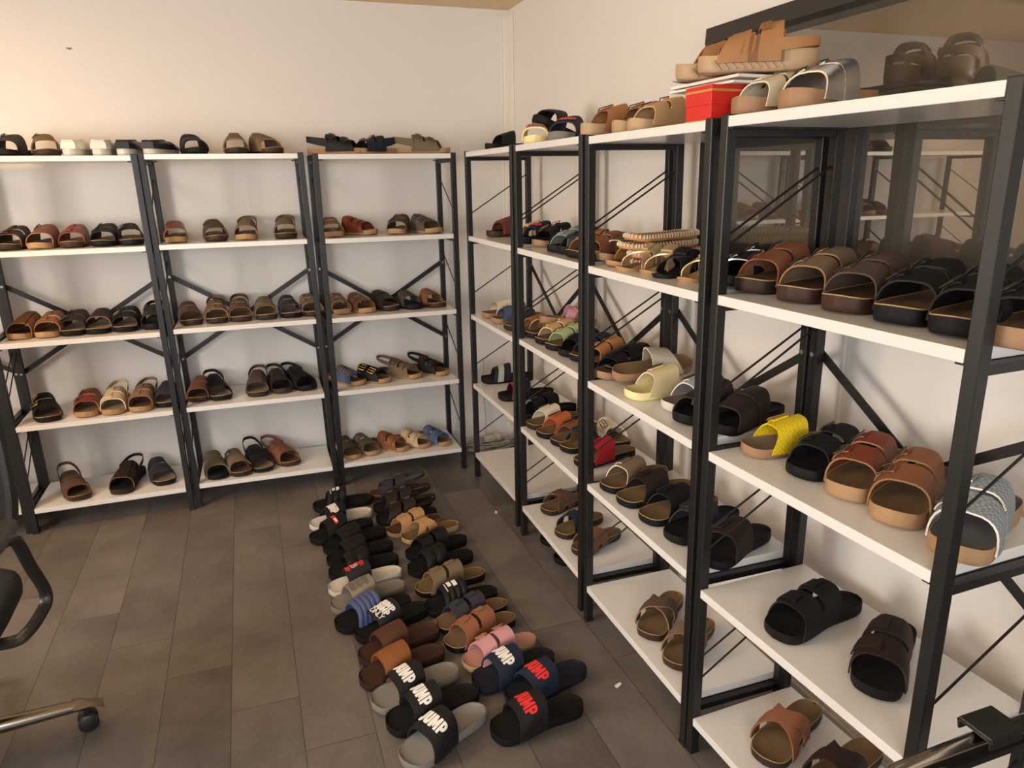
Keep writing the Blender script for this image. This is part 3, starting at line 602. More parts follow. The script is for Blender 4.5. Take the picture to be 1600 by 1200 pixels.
# kind, colours upper/edge/sole/footbed, x, y, z, heading, length, options, label, group
SHOES = [
 ('arizona', 'K/K/bk/fk', -2.231, -0.2076, 1.6179, 3.002, 0.28, '', 'black sandal with two straps, first from left, top shelf, left back-wall rack', 'footwear on the back-wall racks'),
 ('peep', 'TP/BR/db/ft', -2.108, -0.2067, 1.6179, -2.967, 0.28, '', 'grey-brown wide-strap sandal, second from left, top shelf, left back-wall rack', 'footwear on the back-wall racks'),
 ('closed', 'WH/WH/ws/fw', -1.9989, -0.2166, 1.6179, -0.035, 0.27, '', 'white slip-on shoe showing its heel, third from left, top shelf, left back-wall rack', 'footwear on the back-wall racks'),
 ('closed', 'WH/WH/ws/fw', -1.9013, -0.2151, 1.6179, 0.07, 0.27, '', 'white slip-on shoe showing its heel, fourth from left, top shelf, left back-wall rack', 'footwear on the back-wall racks'),
 ('closed', 'NB/K/ws/fk', -1.7965, -0.2151, 1.6179, -0.07, 0.27, '', 'black slip-on shoe on thick white sole, fifth from left, top shelf, left back-wall rack', 'footwear on the back-wall racks'),
 ('closed', 'NB/K/ws/fk', -1.6773, -0.2099, 1.6179, -0.262, 0.27, '', 'black slip-on shoe on thick white sole, sixth from left, top shelf, left back-wall rack', 'footwear on the back-wall racks'),
 ('mule', 'K/K/bk/fk', -1.5436, -0.1924, 1.6234, -2.932, 0.27, '', 'black closed mule, first from left, top shelf, middle back-wall rack', 'footwear on the back-wall racks'),
 ('fish', 'TP/ed/db/fg', -1.3577, -0.1949, 1.6234, -3.142, 0.28, '', 'taupe strappy sandal, second from left, top shelf, middle back-wall rack', 'footwear on the back-wall racks'),
 ('fish', 'TP/ed/dr/ft', -1.2453, -0.1869, 1.6234, -2.705, 0.28, '', 'taupe strappy sandal, third from left, top shelf, middle back-wall rack', 'footwear on the back-wall racks'),
 ('arizona', 'K/K/ts/fk', -0.9153, -0.2331, 1.6199, -1.955, 0.28, 'back,lowback', 'black buckled sandal on tan sole, first from left, top shelf, right back-wall rack', 'footwear on the back-wall racks'),
 ('arizona', 'NV/K/ts/ft', -0.7312, -0.2236, 1.6199, 2.094, 0.26, 'back,lowback', 'dark navy sandal on tan sole, second from left, top shelf, right back-wall rack', 'footwear on the back-wall racks'),
 ('arizona', 'OL/OL/ts/ft', -0.5054, -0.2292, 1.6199, -1.99, 0.28, 'back,lowback', 'olive buckled sandal on tan sole, third from left, top shelf, right back-wall rack', 'footwear on the back-wall racks'),
 ('arizona', 'DB/BR/db/ft', -2.2785, -0.1962, 1.2451, 2.932, 0.28, 'nb', 'dark brown two-strap sandal, first from left, second shelf, left back-wall rack', 'footwear on the back-wall racks'),
 ('peep', 'BR/ed/ts/fd', -2.1689, -0.1979, 1.2451, 3.002, 0.28, '', 'brown wide-strap sandal on tan sole, second from left, second shelf, left back-wall rack', 'footwear on the back-wall racks'),
 ('arizona', 'RB/RB/dr/ft', -2.0546, -0.1935, 1.2451, 3.037, 0.27, 'nb', 'reddish-brown sandal on dark sole, third from left, second shelf, left back-wall rack', 'footwear on the back-wall racks'),
 ('arizona', 'K/K/bk/ft', -1.9334, -0.1929, 1.2451, 3.002, 0.27, '', 'black buckled sandal, fourth from left, second shelf, left back-wall rack', 'footwear on the back-wall racks'),
 ('wide', 'K/K/bk/ft', -1.8405, -0.1937, 1.2451, -3.054, 0.27, '', 'black wide-strap sandal, fifth from left, second shelf, left back-wall rack', 'footwear on the back-wall racks'),
 ('peep', 'RB/ed/ts/ft', -1.656, -0.1709, 1.246, -3.142, 0.26, '', 'reddish-brown sandal on tan sole, first from left, second shelf, middle back-wall rack', 'footwear on the back-wall racks'),
 ('mule', 'TD/TD/dr/ft', -1.493, -0.1756, 1.246, -3.072, 0.27, 'bk', 'dark taupe closed mule, second from left, second shelf, middle back-wall rack', 'footwear on the back-wall racks'),
 ('fish', 'TP/ed/ts/ft', -1.3499, -0.1752, 1.246, 3.037, 0.27, 'back', 'taupe slingback sandal on tan sole, third from left, second shelf, middle back-wall rack', 'footwear on the back-wall racks'),
 ('peep', 'OL/ed/db/ft', -1.174, -0.1804, 1.246, 3.054, 0.28, 'back', 'olive-taupe sandal on dark sole, fourth from left, second shelf, middle back-wall rack', 'footwear on the back-wall racks'),
 ('arizona', 'TP/ed/ts/ft', -0.9563, -0.1677, 1.242, 3.089, 0.26, '', 'taupe two-strap sandal on tan sole, first from left, second shelf, right back-wall rack', 'footwear on the back-wall racks'),
 ('arizona', 'RB/RB/ts/ft', -0.8503, -0.1333, 1.242, -2.356, 0.27, 'nb', 'reddish-brown sandal on tan sole, second from left, second shelf, right back-wall rack', 'footwear on the back-wall racks'),
 ('arizona', 'TD/TD/ts/ft', -0.6108, -0.1571, 1.242, 2.653, 0.27, '', 'dark taupe sandal on tan sole, third from left, second shelf, right back-wall rack', 'footwear on the back-wall racks'),
 ('arizona', 'GT/GT/ts/ft', -0.5108, -0.1825, 1.242, -2.758, 0.27, '', 'grey-brown buckled sandal on tan sole, fourth from left, second shelf, right back-wall rack', 'footwear on the back-wall racks'),
 ('fish', 'BR/ed/ts/fd', -2.2998, -0.1945, 0.8684, 2.88, 0.28, '', 'brown three-strap sandal on tan sole, first from left, third shelf, left back-wall rack', 'footwear on the back-wall racks'),
 ('arizona', 'BN/ed/ts/fd', -2.2037, -0.1979, 0.8684, 3.002, 0.28, 'nb', 'tan-brown sandal on tan sole, second from left, third shelf, left back-wall rack', 'footwear on the back-wall racks'),
 ('arizona', 'DB/K/bk/fg', -2.1077, -0.1979, 0.8684, 3.002, 0.28, '', 'dark brown sandal on black sole, third from left, third shelf, left back-wall rack', 'footwear on the back-wall racks'),
 ('one', 'DB/BR/bk/fg', -2.0119, -0.1985, 0.8684, 3.037, 0.28, 'fishy', 'dark brown sandal with pale-edged straps, fourth from left, third shelf, left back-wall rack', 'footwear on the back-wall racks'),
 ('arizona', 'K/K/bk/fg', -1.8993, -0.1979, 0.8684, 3.002, 0.28, '', 'black buckled sandal, fifth from left, third shelf, left back-wall rack', 'footwear on the back-wall racks'),
 ('peep', 'DB/DB/bk/fk', -1.7967, -0.1942, 0.8684, -3.142, 0.27, '', 'dark brown sandal half behind posts, sixth from left, third shelf, left back-wall rack', 'footwear on the back-wall racks'),
 ('arizona', 'DT/DT/db/ft', -1.6467, -0.1752, 0.8715, -3.037, 0.27, 'nb', 'brown wide two-strap sandal, first from left, third shelf, middle back-wall rack', 'footwear on the back-wall racks'),
 ('arizona', 'TP/ed/db/ft', -1.5272, -0.1759, 0.8715, -3.142, 0.27, 'back,nb', 'taupe backstrap sandal, second from left, third shelf, middle back-wall rack', 'footwear on the back-wall racks'),
 ('arizona', 'DT/BR/db/ft', -1.4217, -0.1759, 0.8715, -3.142, 0.27, 'back,nb', 'brown backstrap sandal, third from left, third shelf, middle back-wall rack', 'footwear on the back-wall racks'),
 ('arizona', 'OL/OL/db/ft', -1.3057, -0.1759, 0.8715, -3.142, 0.27, 'nb', 'olive two-strap sandal, fourth from left, third shelf, middle back-wall rack', 'footwear on the back-wall racks'),
 ('arizona', 'CH/CH/bk/fg', -1.1979, -0.1756, 0.8715, -3.072, 0.27, 'nb', 'charcoal two-strap sandal, fifth from left, third shelf, middle back-wall rack', 'footwear on the back-wall racks'),
 ('arizona', 'TP/TP/db/ft', -1.0948, -0.1756, 0.8715, -3.072, 0.27, '', 'taupe sandal half behind posts, sixth from left, third shelf, middle back-wall rack', 'footwear on the back-wall racks'),
 ('arizona', 'TP/TP/ts/ft', -0.9553, -0.1626, 0.8663, -3.072, 0.25, '', 'taupe buckled sandal on tan sole, first from left, third shelf, right back-wall rack', 'footwear on the back-wall racks'),
 ('arizona', 'BR/BR/ts/ft', -0.8581, -0.1786, 0.8663, -2.827, 0.26, '', 'brown buckled sandal on tan sole, second from left, third shelf, right back-wall rack', 'footwear on the back-wall racks'),
 ('mule', 'DB/DB/db/ft', -0.7355, -0.1615, 0.8663, -2.827, 0.26, '', 'dark brown braided mule, third from left, third shelf, right back-wall rack', 'footwear on the back-wall racks'),
 ('one', 'OD/OD/bk/fk', -0.6143, -0.1721, 0.8663, -2.827, 0.26, '', 'dark green one-strap sandal, fourth from left, third shelf, right back-wall rack', 'footwear on the back-wall racks'),
 ('one', 'BR/BR/dr/fd', -0.498, -0.1711, 0.8663, -2.758, 0.26, '', 'brown one-strap sandal, fifth from left, third shelf, right back-wall rack', 'footwear on the back-wall racks'),
 ('arizona', 'K/K/bk/fd', -2.2886, -0.2285, 0.5026, -2.897, 0.29, 'gold', 'black sandal with gold buckle, first from left, fourth shelf, left back-wall rack', 'footwear on the back-wall racks'),
 ('arizona', 'RB/RB/ts/ft', -2.1112, -0.2213, 0.5026, 3.072, 0.28, '', 'reddish-brown two-strap sandal, second from left, fourth shelf, left back-wall rack', 'footwear on the back-wall racks'),
 ('arizona', 'BG/CR/ts/fg', -2.0037, -0.2292, 0.5026, 3.072, 0.28, 'back,nb', 'beige two-strap sandal on tan sole, third from left, fourth shelf, left back-wall rack', 'footwear on the back-wall racks'),
 ('arizona', 'BT/BT/ts/fd', -1.8841, -0.2306, 0.5026, 3.002, 0.28, 'back,nb', 'tan-taupe two-strap sandal, fourth from left, fourth shelf, left back-wall rack', 'footwear on the back-wall racks'),
 ('mule', 'CH/CH/bk/fg', -1.786, -0.2077, 0.5026, 3.072, 0.26, '', 'charcoal mule half behind posts, fifth from left, fourth shelf, left back-wall rack', 'footwear on the back-wall racks'),
 ('mule', 'BR/BR/dr/fd', -1.6442, -0.174, 0.5017, 3.002, 0.26, '', 'brown suede mule, first from left, fourth shelf, middle back-wall rack', 'footwear on the back-wall racks'),
 ('fish', 'K/K/bk/fg', -1.573, -0.1778, 0.5017, -2.932, 0.28, 'back', 'black fisherman sandal with backstrap, second from left, fourth shelf, middle back-wall rack', 'footwear on the back-wall racks'),
 ('fish', 'TD/TD/db/fg', -1.3785, -0.1804, 0.5017, 3.054, 0.28, 'back', 'dark taupe fisherman sandal, third from left, fourth shelf, middle back-wall rack', 'footwear on the back-wall racks'),
 ('fish', 'DB/DB/dr/fk', -1.2841, -0.1746, 0.5017, -3.002, 0.27, 'back', 'dark brown fisherman sandal, fourth from left, fourth shelf, middle back-wall rack', 'footwear on the back-wall racks'),
 ('fish', 'K/K/bk/fk', -1.1874, -0.1707, 0.5017, -2.758, 0.28, 'back', 'black fisherman sandal with raised strap, fifth from left, fourth shelf, middle back-wall rack', 'footwear on the back-wall racks'),
 ('arizona', 'BL/BL/ts/ft', -0.9531, -0.1938, 0.5, -2.513, 0.25, 'gold', 'blue sandal with gold buckles, first from left, fourth shelf, right back-wall rack', 'footwear on the back-wall racks'),
 ('arizona', 'K/K/ts/ft', -0.8411, -0.205, 0.5, -2.269, 0.26, 'gold', 'black sandal with large gold buckles, second from left, fourth shelf, right back-wall rack', 'footwear on the back-wall racks'),
 ('arizona', 'TP/TP/ts/fd', -0.6708, -0.1732, 0.5, -2.374, 0.27, 'back', 'brown backstrap sandal on tan sole, third from left, fourth shelf, right back-wall rack', 'footwear on the back-wall racks'),
 ('arizona', 'K/K/ts/ft', -0.5141, -0.1737, 0.5, -2.478, 0.26, 'back', 'black backstrap sandal on tan sole, fourth from left, fourth shelf, right back-wall rack', 'footwear on the back-wall racks'),
 ('fish', 'DB/BR/bk/fk', -2.5911, -0.1911, 0.119, -2.531, 0.3, 'back', 'dark brown strappy sandal, bottom shelf, leftmost back-wall rack', 'footwear on the back-wall racks'),
 ('mule', 'DT/BR/dr/fd', -2.2402, -0.2394, 0.119, -2.758, 0.28, 'back', 'taupe-brown backstrap mule, first from left, bottom shelf, left back-wall rack', 'footwear on the back-wall racks'),
 ('fish', 'DB/BR/db/fk', -2.0096, -0.2225, 0.119, 2.932, 0.3, 'back', 'dark brown strappy sandal, second from left, bottom shelf, left back-wall rack', 'footwear on the back-wall racks'),
 ('arizona', 'CH/CH/bk/fg', -1.8769, -0.1938, 0.119, -2.862, 0.28, 'nb', 'charcoal sandal with pale stitching, third from left, bottom shelf, left back-wall rack', 'footwear on the back-wall racks'),
 ('mule', 'OL/OL/bk/fk', -1.6244, -0.2123, 0.1183, -3.002, 0.28, '', 'olive-taupe mule, first from left, bottom shelf, middle back-wall rack', 'footwear on the back-wall racks'),
 ('peep', 'TP/OL/db/fd', -1.5259, -0.2151, 0.1183, -2.897, 0.28, '', 'taupe mule with side cutout, second from left, bottom shelf, middle back-wall rack', 'footwear on the back-wall racks'),
 ('mule', 'KB/K/bk/fg', -1.4249, -0.1995, 0.1183, -2.88, 0.28, 'back', 'black mule with raised backstrap, third from left, bottom shelf, middle back-wall rack', 'footwear on the back-wall racks'),
 ('peep', 'BR/BR/dr/fd', -1.3141, -0.1689, 0.1183, -2.653, 0.29, 'back', 'brown backstrap sandal, fourth from left, bottom shelf, middle back-wall rack', 'footwear on the back-wall racks'),
 ('arizona', 'OD/OD/ts/ft', -0.9779, -0.2115, 0.1187, -2.932, 0.25, 'nb', 'dark olive two-strap sandal, first from left, bottom shelf, right back-wall rack', 'footwear on the back-wall racks'),
 ('arizona', 'OL/OL/ts/ft', -0.89, -0.1946, 0.1187, -2.758, 0.25, '', 'olive two-strap sandal, second from left, bottom shelf, right back-wall rack', 'footwear on the back-wall racks'),
 ('arizona', 'BN/BN/ts/ft', -0.7626, -0.2068, 0.1187, -2.374, 0.26, 'nb', 'brown two-strap sandal, third from left, bottom shelf, right back-wall rack', 'footwear on the back-wall racks'),
 ('arizona', 'BG/BG/ts/ft', -0.6374, -0.2045, 0.1187, -2.409, 0.25, 'nb', 'beige two-strap sandal, fourth from left, bottom shelf, right back-wall rack', 'footwear on the back-wall racks'),
 ('arizona', 'BL/BL/ts/ft', -0.5151, -0.2075, 0.1187, -2.583, 0.25, 'nb', 'blue two-strap sandal, fifth from left, bottom shelf, right back-wall rack', 'footwear on the back-wall racks'),
 ('one', 'K/K/bk/fk', -0.1957, -0.6473, 1.6217, 1.745, 0.25, '', 'black slide, top shelf, far right-wall rack', 'footwear on the right-wall racks'),
 ('slide', 'YL2/YL2/cy/fy', -0.2378, -1.0878, 1.6208, 2.653, 0.24, 'th=.035,txt=pink', 'pale yellow slide with pink-red lettering, first from left, top shelf, second right-wall rack', 'footwear on the right-wall racks'),
 ('slide', 'K/K/bk/fk', -0.1507, -1.05, 1.6208, 2.094, 0.26, 'back_row,free,tilt2', 'black slide behind the pale yellow slide, second from left, top shelf, second right-wall rack', 'footwear on the right-wall racks'),
 ('slide', 'NV/NV/gs/fg', -0.2011, -1.3443, 1.6208, 2.234, 0.27, 'txt=redlevi,th=.034', 'navy slide with red lettering on grey sole, third from left, top shelf, second right-wall rack', 'footwear on the right-wall racks'),
 ('wide', 'TN/BR/sp/ft', -0.2192, -1.7245, 1.6158, 1.658, 0.26, 'th=.045', 'tan strap sandal on chunky beige sole, first from left, top shelf, third right-wall rack', 'footwear on the right-wall racks'),
 ('wide', 'TN/BR/sp/ft', -0.1742, -1.8387, 1.6158, 1.658, 0.25, 'th=.045,back_row', 'tan strap sandal behind another, second from left, top shelf, third right-wall rack', 'footwear on the right-wall racks'),
 ('arizona', 'SN/SN/sp/ft', -0.2174, -2.0209, 1.6158, 1.71, 0.26, 'th=.035', 'beige double-strap sandal with buckles, third from left, top shelf, third right-wall rack', 'footwear on the right-wall racks'),
 ('arizona', 'CR/CR/cb/fg', -0.2081, -2.4833, 1.6194, 1.641, 0.26, 'th=.042,nb', 'cream two-strap sandal on brown sole, first from left, top shelf, nearest right-wall rack', 'footwear on the right-wall racks'),
 ('arizona', 'SV/CR/cb/fg', -0.1933, -2.6141, 1.6194, 1.815, 0.28, 'th=.042', 'metallic silver sandal on brown sole, second from left, top shelf, nearest right-wall rack', 'footwear on the right-wall racks'),
 ('slide', 'MR/MR/dr/fk', -0.1793, -0.5963, 1.2385, 1.77, 0.26, 'ribs=4', 'maroon ribbed slide, first from left, second shelf, far right-wall rack', 'footwear on the right-wall racks'),
 ('slide', 'BG/BG/dr/fk', -0.1584, -0.9125, 1.2385, 1.536, 0.25, 'ribs=4,back_row', 'beige ribbed slide behind the post, second from left, second shelf, far right-wall rack', 'footwear on the right-wall racks'),
 ('slide', 'NV/NV/bk/fk', -0.173, -1.0029, 1.2378, 1.71, 0.26, 'txt=redsmall', 'navy slide with red lettering, first from left, second shelf, second right-wall rack', 'footwear on the right-wall racks'),
 ('arizona', 'K/K/cb/fk', -0.1759, -1.1618, 1.2378, 1.85, 0.26, 'gold', 'black sandal with gold buckles, second from left, second shelf, second right-wall rack', 'footwear on the right-wall racks'),
 ('arizona', 'GN/GN/bk/fk', -0.2106, -1.404, 1.2378, 1.85, 0.26, 'nb', 'grey-green two-strap sandal, third from left, second shelf, second right-wall rack', 'footwear on the right-wall racks'),
 ('arizona', 'CH/CH/bk/fk', -0.2051, -1.4851, 1.2378, 1.85, 0.26, 'nb', 'charcoal two-strap sandal, fourth from left, second shelf, second right-wall rack', 'footwear on the right-wall racks'),
 ('arizona', 'TN/ed/bk/fd', -0.225, -1.6052, 1.2378, 1.85, 0.26, 'nb', 'tan two-strap sandal on black sole, fifth from left, second shelf, second right-wall rack', 'footwear on the right-wall racks'),
 ('arizona', 'BN/ed/bk/fd', -0.2281, -1.6985, 1.2378, 1.85, 0.26, '', 'brown two-strap sandal by the post, sixth from left, second shelf, second right-wall rack', 'footwear on the right-wall racks'),
 ('one', 'OL/CR/cb/fd', -0.1898, -1.7645, 1.2384, 1.78, 0.25, 'hs1', 'olive sandal on brown sole, first from left, second shelf, third right-wall rack', 'footwear on the right-wall racks'),
 ('one', 'TN/ed/cb/fd', -0.1764, -1.6845, 1.2384, 1.78, 0.24, 'back_row', 'brown one-strap sandal behind olive one, second from left, second shelf, third right-wall rack', 'footwear on the right-wall racks'),
 ('one', 'TN/TN/tn/ft', -0.2179, -1.9002, 1.2384, 1.676, 0.25, 'th=.016', 'flat tan sandal beside the stitched soles, third from left, second shelf, third right-wall rack', 'footwear on the right-wall racks'),
 ('heel', 'GD/GD/tn/ft', -0.2479, -2.0048, 1.2384, 1.745, 0.24, 'heel', 'gold heeled mule with tan inner strap, fourth from left, second shelf, third right-wall rack', 'footwear on the right-wall racks'),
 ('heel', 'GD/GD/tn/gd', -0.2227, -2.0958, 1.2384, 1.78, 0.24, 'heel', 'gold heeled mule with crossed straps, fifth from left, second shelf, third right-wall rack', 'footwear on the right-wall racks'),
 ('heel', 'K/K/bk/fk', -0.2332, -2.1775, 1.2384, 1.815, 0.24, 'heel', 'black heeled mule with twisted straps, sixth from left, second shelf, third right-wall rack', 'footwear on the right-wall racks'),
 ('heel', 'GD/GD/tn/gd', -0.2132, -2.2711, 1.2384, 1.815, 0.24, 'heel', 'pale gold heeled mule with knot, seventh from left, second shelf, third right-wall rack', 'footwear on the right-wall racks'),
 ('arizona', 'K/SV/bk/fk', -0.1782, -2.412, 1.2421, 1.815, 0.27, '', 'black sandal with silver glitter strap, first from left, second shelf, nearest right-wall rack', 'footwear on the right-wall racks'),
 ('arizona', 'RU/RU/db/ft', -0.1879, -2.5125, 1.2421, 1.815, 0.29, 'th=.036', 'rust suede two-strap sandal, second from left, second shelf, nearest right-wall rack', 'footwear on the right-wall racks'),
 ('arizona', 'TP/ed/dr/fd', -0.1879, -2.655, 1.2421, 1.815, 0.29, 'th=.036,nb2', 'taupe suede two-strap sandal, third from left, second shelf, nearest right-wall rack', 'footwear on the right-wall racks'),
 ('arizona', 'TD/TD/dr/fd', -0.1879, -2.7861, 1.2421, 1.815, 0.29, 'th=.036', 'dark taupe suede two-strap sandal, fourth from left, second shelf, nearest right-wall rack', 'footwear on the right-wall racks'),
 ('arizona', 'K/K/bk/ft', -0.1879, -2.9153, 1.2421, 1.815, 0.29, 'th=.036', 'black two-strap sandal with pale sole line, fifth from left, second shelf, nearest right-wall rack', 'footwear on the right-wall racks'),
 ('arizona', 'K/K/bk/ft', -0.1866, -3.0261, 1.2421, 1.85, 0.29, 'th=.036', 'black two-strap sandal with wide buckles, sixth from left, second shelf, nearest right-wall rack', 'footwear on the right-wall racks'),
 ('arizona', 'K/K/cb/ft', -0.1891, -3.1266, 1.2421, 1.78, 0.29, 'th=.036,free', 'black sandal on light brown sole, seventh from left, second shelf, nearest right-wall rack', 'footwear on the right-wall racks'),
 ('one', 'CR/ed/cb/ft', -0.2184, -0.6164, 0.8602, 1.571, 0.25, '', 'cream glitter sandal on tan sole, first from left, third shelf, far right-wall rack', 'footwear on the right-wall racks'),
 ('arizona', 'BL/K/cb/ft', -0.2184, -0.7659, 0.8602, 1.571, 0.25, 'nb', 'blue two-strap sandal on tan sole, second from left, third shelf, far right-wall rack', 'footwear on the right-wall racks'),
 ('one', 'CH/CH/db/ft', -0.2184, -0.9397, 0.8602, 1.571, 0.25, '', 'charcoal sandal on dark sole, third from left, third shelf, far right-wall rack', 'footwear on the right-wall racks'),
 ('one', 'TN/TN/cb/ft', -0.2184, -1.0607, 0.8602, 1.571, 0.25, '', 'tan sandal behind the post, fourth from left, third shelf, far right-wall rack', 'footwear on the right-wall racks'),
 ('cross', 'TP/GD/bk/ft', -0.2148, -1.1764, 0.8746, 1.745, 0.25, '', 'taupe strappy sandal with silver trim, first from left, third shelf, second right-wall rack', 'footwear on the right-wall racks'),
 ('arizona', 'SN/CR/bk/ft', -0.2211, -1.2994, 0.8746, 1.78, 0.25, 'gold', 'beige two-strap sandal with gold buckle, second from left, third shelf, second right-wall rack', 'footwear on the right-wall racks'),
 ('arizona', 'GP/GP/bk/ft', -0.2221, -1.4072, 0.8746, 1.78, 0.25, 'gold', 'pale green two-strap sandal, third from left, third shelf, second right-wall rack', 'footwear on the right-wall racks'),
 ('arizona', 'K/K/bk/fk', -0.2185, -1.5207, 0.8746, 1.78, 0.25, 'nb', 'black two-strap sandal, fourth from left, third shelf, second right-wall rack', 'footwear on the right-wall racks'),
 ('arizona', 'NV/NV/bk/ft', -0.2116, -1.6074, 0.8746, 1.78, 0.25, 'nb', 'navy two-strap sandal, fifth from left, third shelf, second right-wall rack', 'footwear on the right-wall racks'),
 ('arizona', 'TN/TN/bk/ft', -0.2091, -1.6875, 0.8746, 1.78, 0.25, 'nb', 'tan-edged sandal by the post, sixth from left, third shelf, second right-wall rack', 'footwear on the right-wall racks'),
 ('cross', 'PK/PK/cb/fp', -0.1602, -1.2126, 0.8746, -1.833, 0.24, 'back_row,free,lift', 'pink sandal turned around with crossed strap, seventh from left, third shelf, second right-wall rack', 'footwear on the right-wall racks'),
 ('wide', 'SN/SN/bk/ft', -0.1772, -1.8012, 0.8735, 1.745, 0.24, 'back_row', 'nude one-strap sandal, first from left, third shelf, third right-wall rack', 'footwear on the right-wall racks'),
 ('arizona', 'K/K/cb/ft', -0.2256, -1.8363, 0.8735, 1.85, 0.26, 'nb', 'black two-strap sandal on tan sole, second from left, third shelf, third right-wall rack', 'footwear on the right-wall racks'),
 ('arizona', 'K/K/bk/fk', -0.1694, -1.8088, 0.8735, 2.059, 0.25, 'back_row', 'black sandal with silver buckles, third from left, third shelf, third right-wall rack', 'footwear on the right-wall racks'),
 ('wide', 'SV2/CR/cb/ft', -0.1963, -1.9487, 0.8735, -1.643, 0.27, 'nb,free,tilt', 'white glitter slide turned around on cork sole, fourth from left, third shelf, third right-wall rack', 'footwear on the right-wall racks'),
 ('wide', 'CM/CR/cy/fy', -0.2344, -2.1011, 0.8735, 1.501, 0.27, '', 'cream wide-strap slide, fifth from left, third shelf, third right-wall rack', 'footwear on the right-wall racks'),
 ('wide', 'PG/WH/ws/fg', -0.1941, -2.2359, 0.8735, 1.571, 0.27, '', 'pale grey wide-strap slide, sixth from left, third shelf, third right-wall rack', 'footwear on the right-wall racks'),
 ('mule', 'DB/DB/bk/fk', -0.2238, -2.3163, 0.8735, 1.85, 0.27, 'th=.03', 'dark brown wide mule by the post, seventh from left, third shelf, third right-wall rack', 'footwear on the right-wall racks'),
 ('mule', 'DB/DB/bk/fk', -0.177, -2.4069, 0.8689, 1.85, 0.27, 'th=.03', 'dark brown wide mule, first from left, third shelf, nearest right-wall rack', 'footwear on the right-wall racks'),
 ('wide', 'YW/YW/cb/fg', -0.2033, -2.6047, 0.8689, 1.396, 0.25, '', 'bright yellow woven slide with buckle, second from left, third shelf, nearest right-wall rack', 'footwear on the right-wall racks'),
 ('arizona', 'K/K/bk/fk', -0.1802, -2.7185, 0.8689, 1.745, 0.27, '', 'black two-strap sandal with silver buckles, third from left, third shelf, nearest right-wall rack', 'footwear on the right-wall racks'),
 ('arizona', 'RB/ed/ts/ft', -0.177, -2.8148, 0.8689, 1.955, 0.28, 'th=.036', 'reddish-brown two-strap sandal, fourth from left, third shelf, nearest right-wall rack', 'footwear on the right-wall racks'),
 ('arizona', 'BN/ed/ts/ft', -0.1776, -2.9272, 0.8689, 2.025, 0.29, 'th=.036', 'brown two-strap sandal on tan sole, fifth from left, third shelf, nearest right-wall rack', 'footwear on the right-wall racks'),
 ('arizona', 'SW/WH/ts/gf', -0.1817, -3.0706, 0.8689, 1.955, 0.29, 'th=.036,free', 'grey woven two-strap sandal, sixth from left, third shelf, nearest right-wall rack', 'footwear on the right-wall racks'),
 ('slide', 'GB/K/bk/fk', -0.1872, -0.5233, 0.5064, 1.405, 0.27, 'band', 'black slide with grey band, first from left, fourth shelf, far right-wall rack', 'footwear on the right-wall racks'),
 ('slide', 'KR/K/bk/fk', -0.2033, -0.8329, 0.5064, 1.451, 0.27, '', 'black slide with red trim, second from left, fourth shelf, far right-wall rack', 'footwear on the right-wall racks'),
 ('arizona', 'K/K/bk/fk', -0.1968, -1.089, 0.5012, 1.608, 0.27, '', 'black buckled sandal, first from left, fourth shelf, second right-wall rack', 'footwear on the right-wall racks'),
 ('wide', 'CR/CR/db/ft', -0.2309, -1.2206, 0.5012, 1.731, 0.25, '', 'cream one-strap sandal, second from left, fourth shelf, second right-wall rack', 'footwear on the right-wall racks'),
 ('wide', 'OR/OR/bk/ft', -0.231, -1.3353, 0.5012, 1.74, 0.25, '', 'orange one-strap sandal, third from left, fourth shelf, second right-wall rack', 'footwear on the right-wall racks'),
 ('wide', 'BR/BR/bk/ft', -0.2136, -1.4422, 0.5012, 1.716, 0.25, '', 'brown one-strap sandal, fourth from left, fourth shelf, second right-wall rack', 'footwear on the right-wall racks'),
 ('wide', 'CH/CH/bk/ft', -0.2093, -1.5133, 0.5012, 1.809, 0.25, '', 'charcoal one-strap sandal, fifth from left, fourth shelf, second right-wall rack', 'footwear on the right-wall racks'),
 ('wide', 'RD/RD/bk/ft', -0.213, -1.6719, 0.5012, 1.715, 0.26, '', 'red one-strap sandal, sixth from left, fourth shelf, second right-wall rack', 'footwear on the right-wall racks'),
 ('wide', 'CR/CR/bk/ft', -0.0956, -1.4686, 0.5012, -3.118, 0.25, 'rev', 'cream buckled sandal turned around near wall, seventh from left, fourth shelf, second right-wall rack', 'footwear on the right-wall racks'),
 ('wide', 'TP/CR/bk/ft', -0.2365, -1.9323, 0.5202, 1.761, 0.27, '', 'taupe suede one-strap sandal, first from left, fourth shelf, third right-wall rack', 'footwear on the right-wall racks'),
 ('wide', 'DB/DB/bk/ft', -0.2294, -2.0569, 0.5202, 1.635, 0.28, '', 'dark brown one-strap sandal, second from left, fourth shelf, third right-wall rack', 'footwear on the right-wall racks'),
 ('wide', 'K/K/bk/ft', -0.2246, -2.1839, 0.5202, 1.685, 0.28, '', 'black one-strap sandal on brown footbed, third from left, fourth shelf, third right-wall rack', 'footwear on the right-wall racks'),
 ('wide', 'CH/CH/bk/fk', -0.2173, -2.2967, 0.5202, 1.829, 0.28, '', 'black one-strap sandal all black, fourth from left, fourth shelf, third right-wall rack', 'footwear on the right-wall racks'),
 ('wide', 'DB/DB/bk/fk', -0.2063, -2.4358, 0.5202, 1.917, 0.28, '', 'dark brown one-strap sandal, black sole, fifth from left, fourth shelf, third right-wall rack', 'footwear on the right-wall racks'),
 ('arizona', 'K/K/bk/fk', -0.2185, -2.7497, 0.4992, 1.703, 0.28, 'nb', 'black two-strap slide with grained strap, first from left, fourth shelf, nearest right-wall rack', 'footwear on the right-wall racks'),
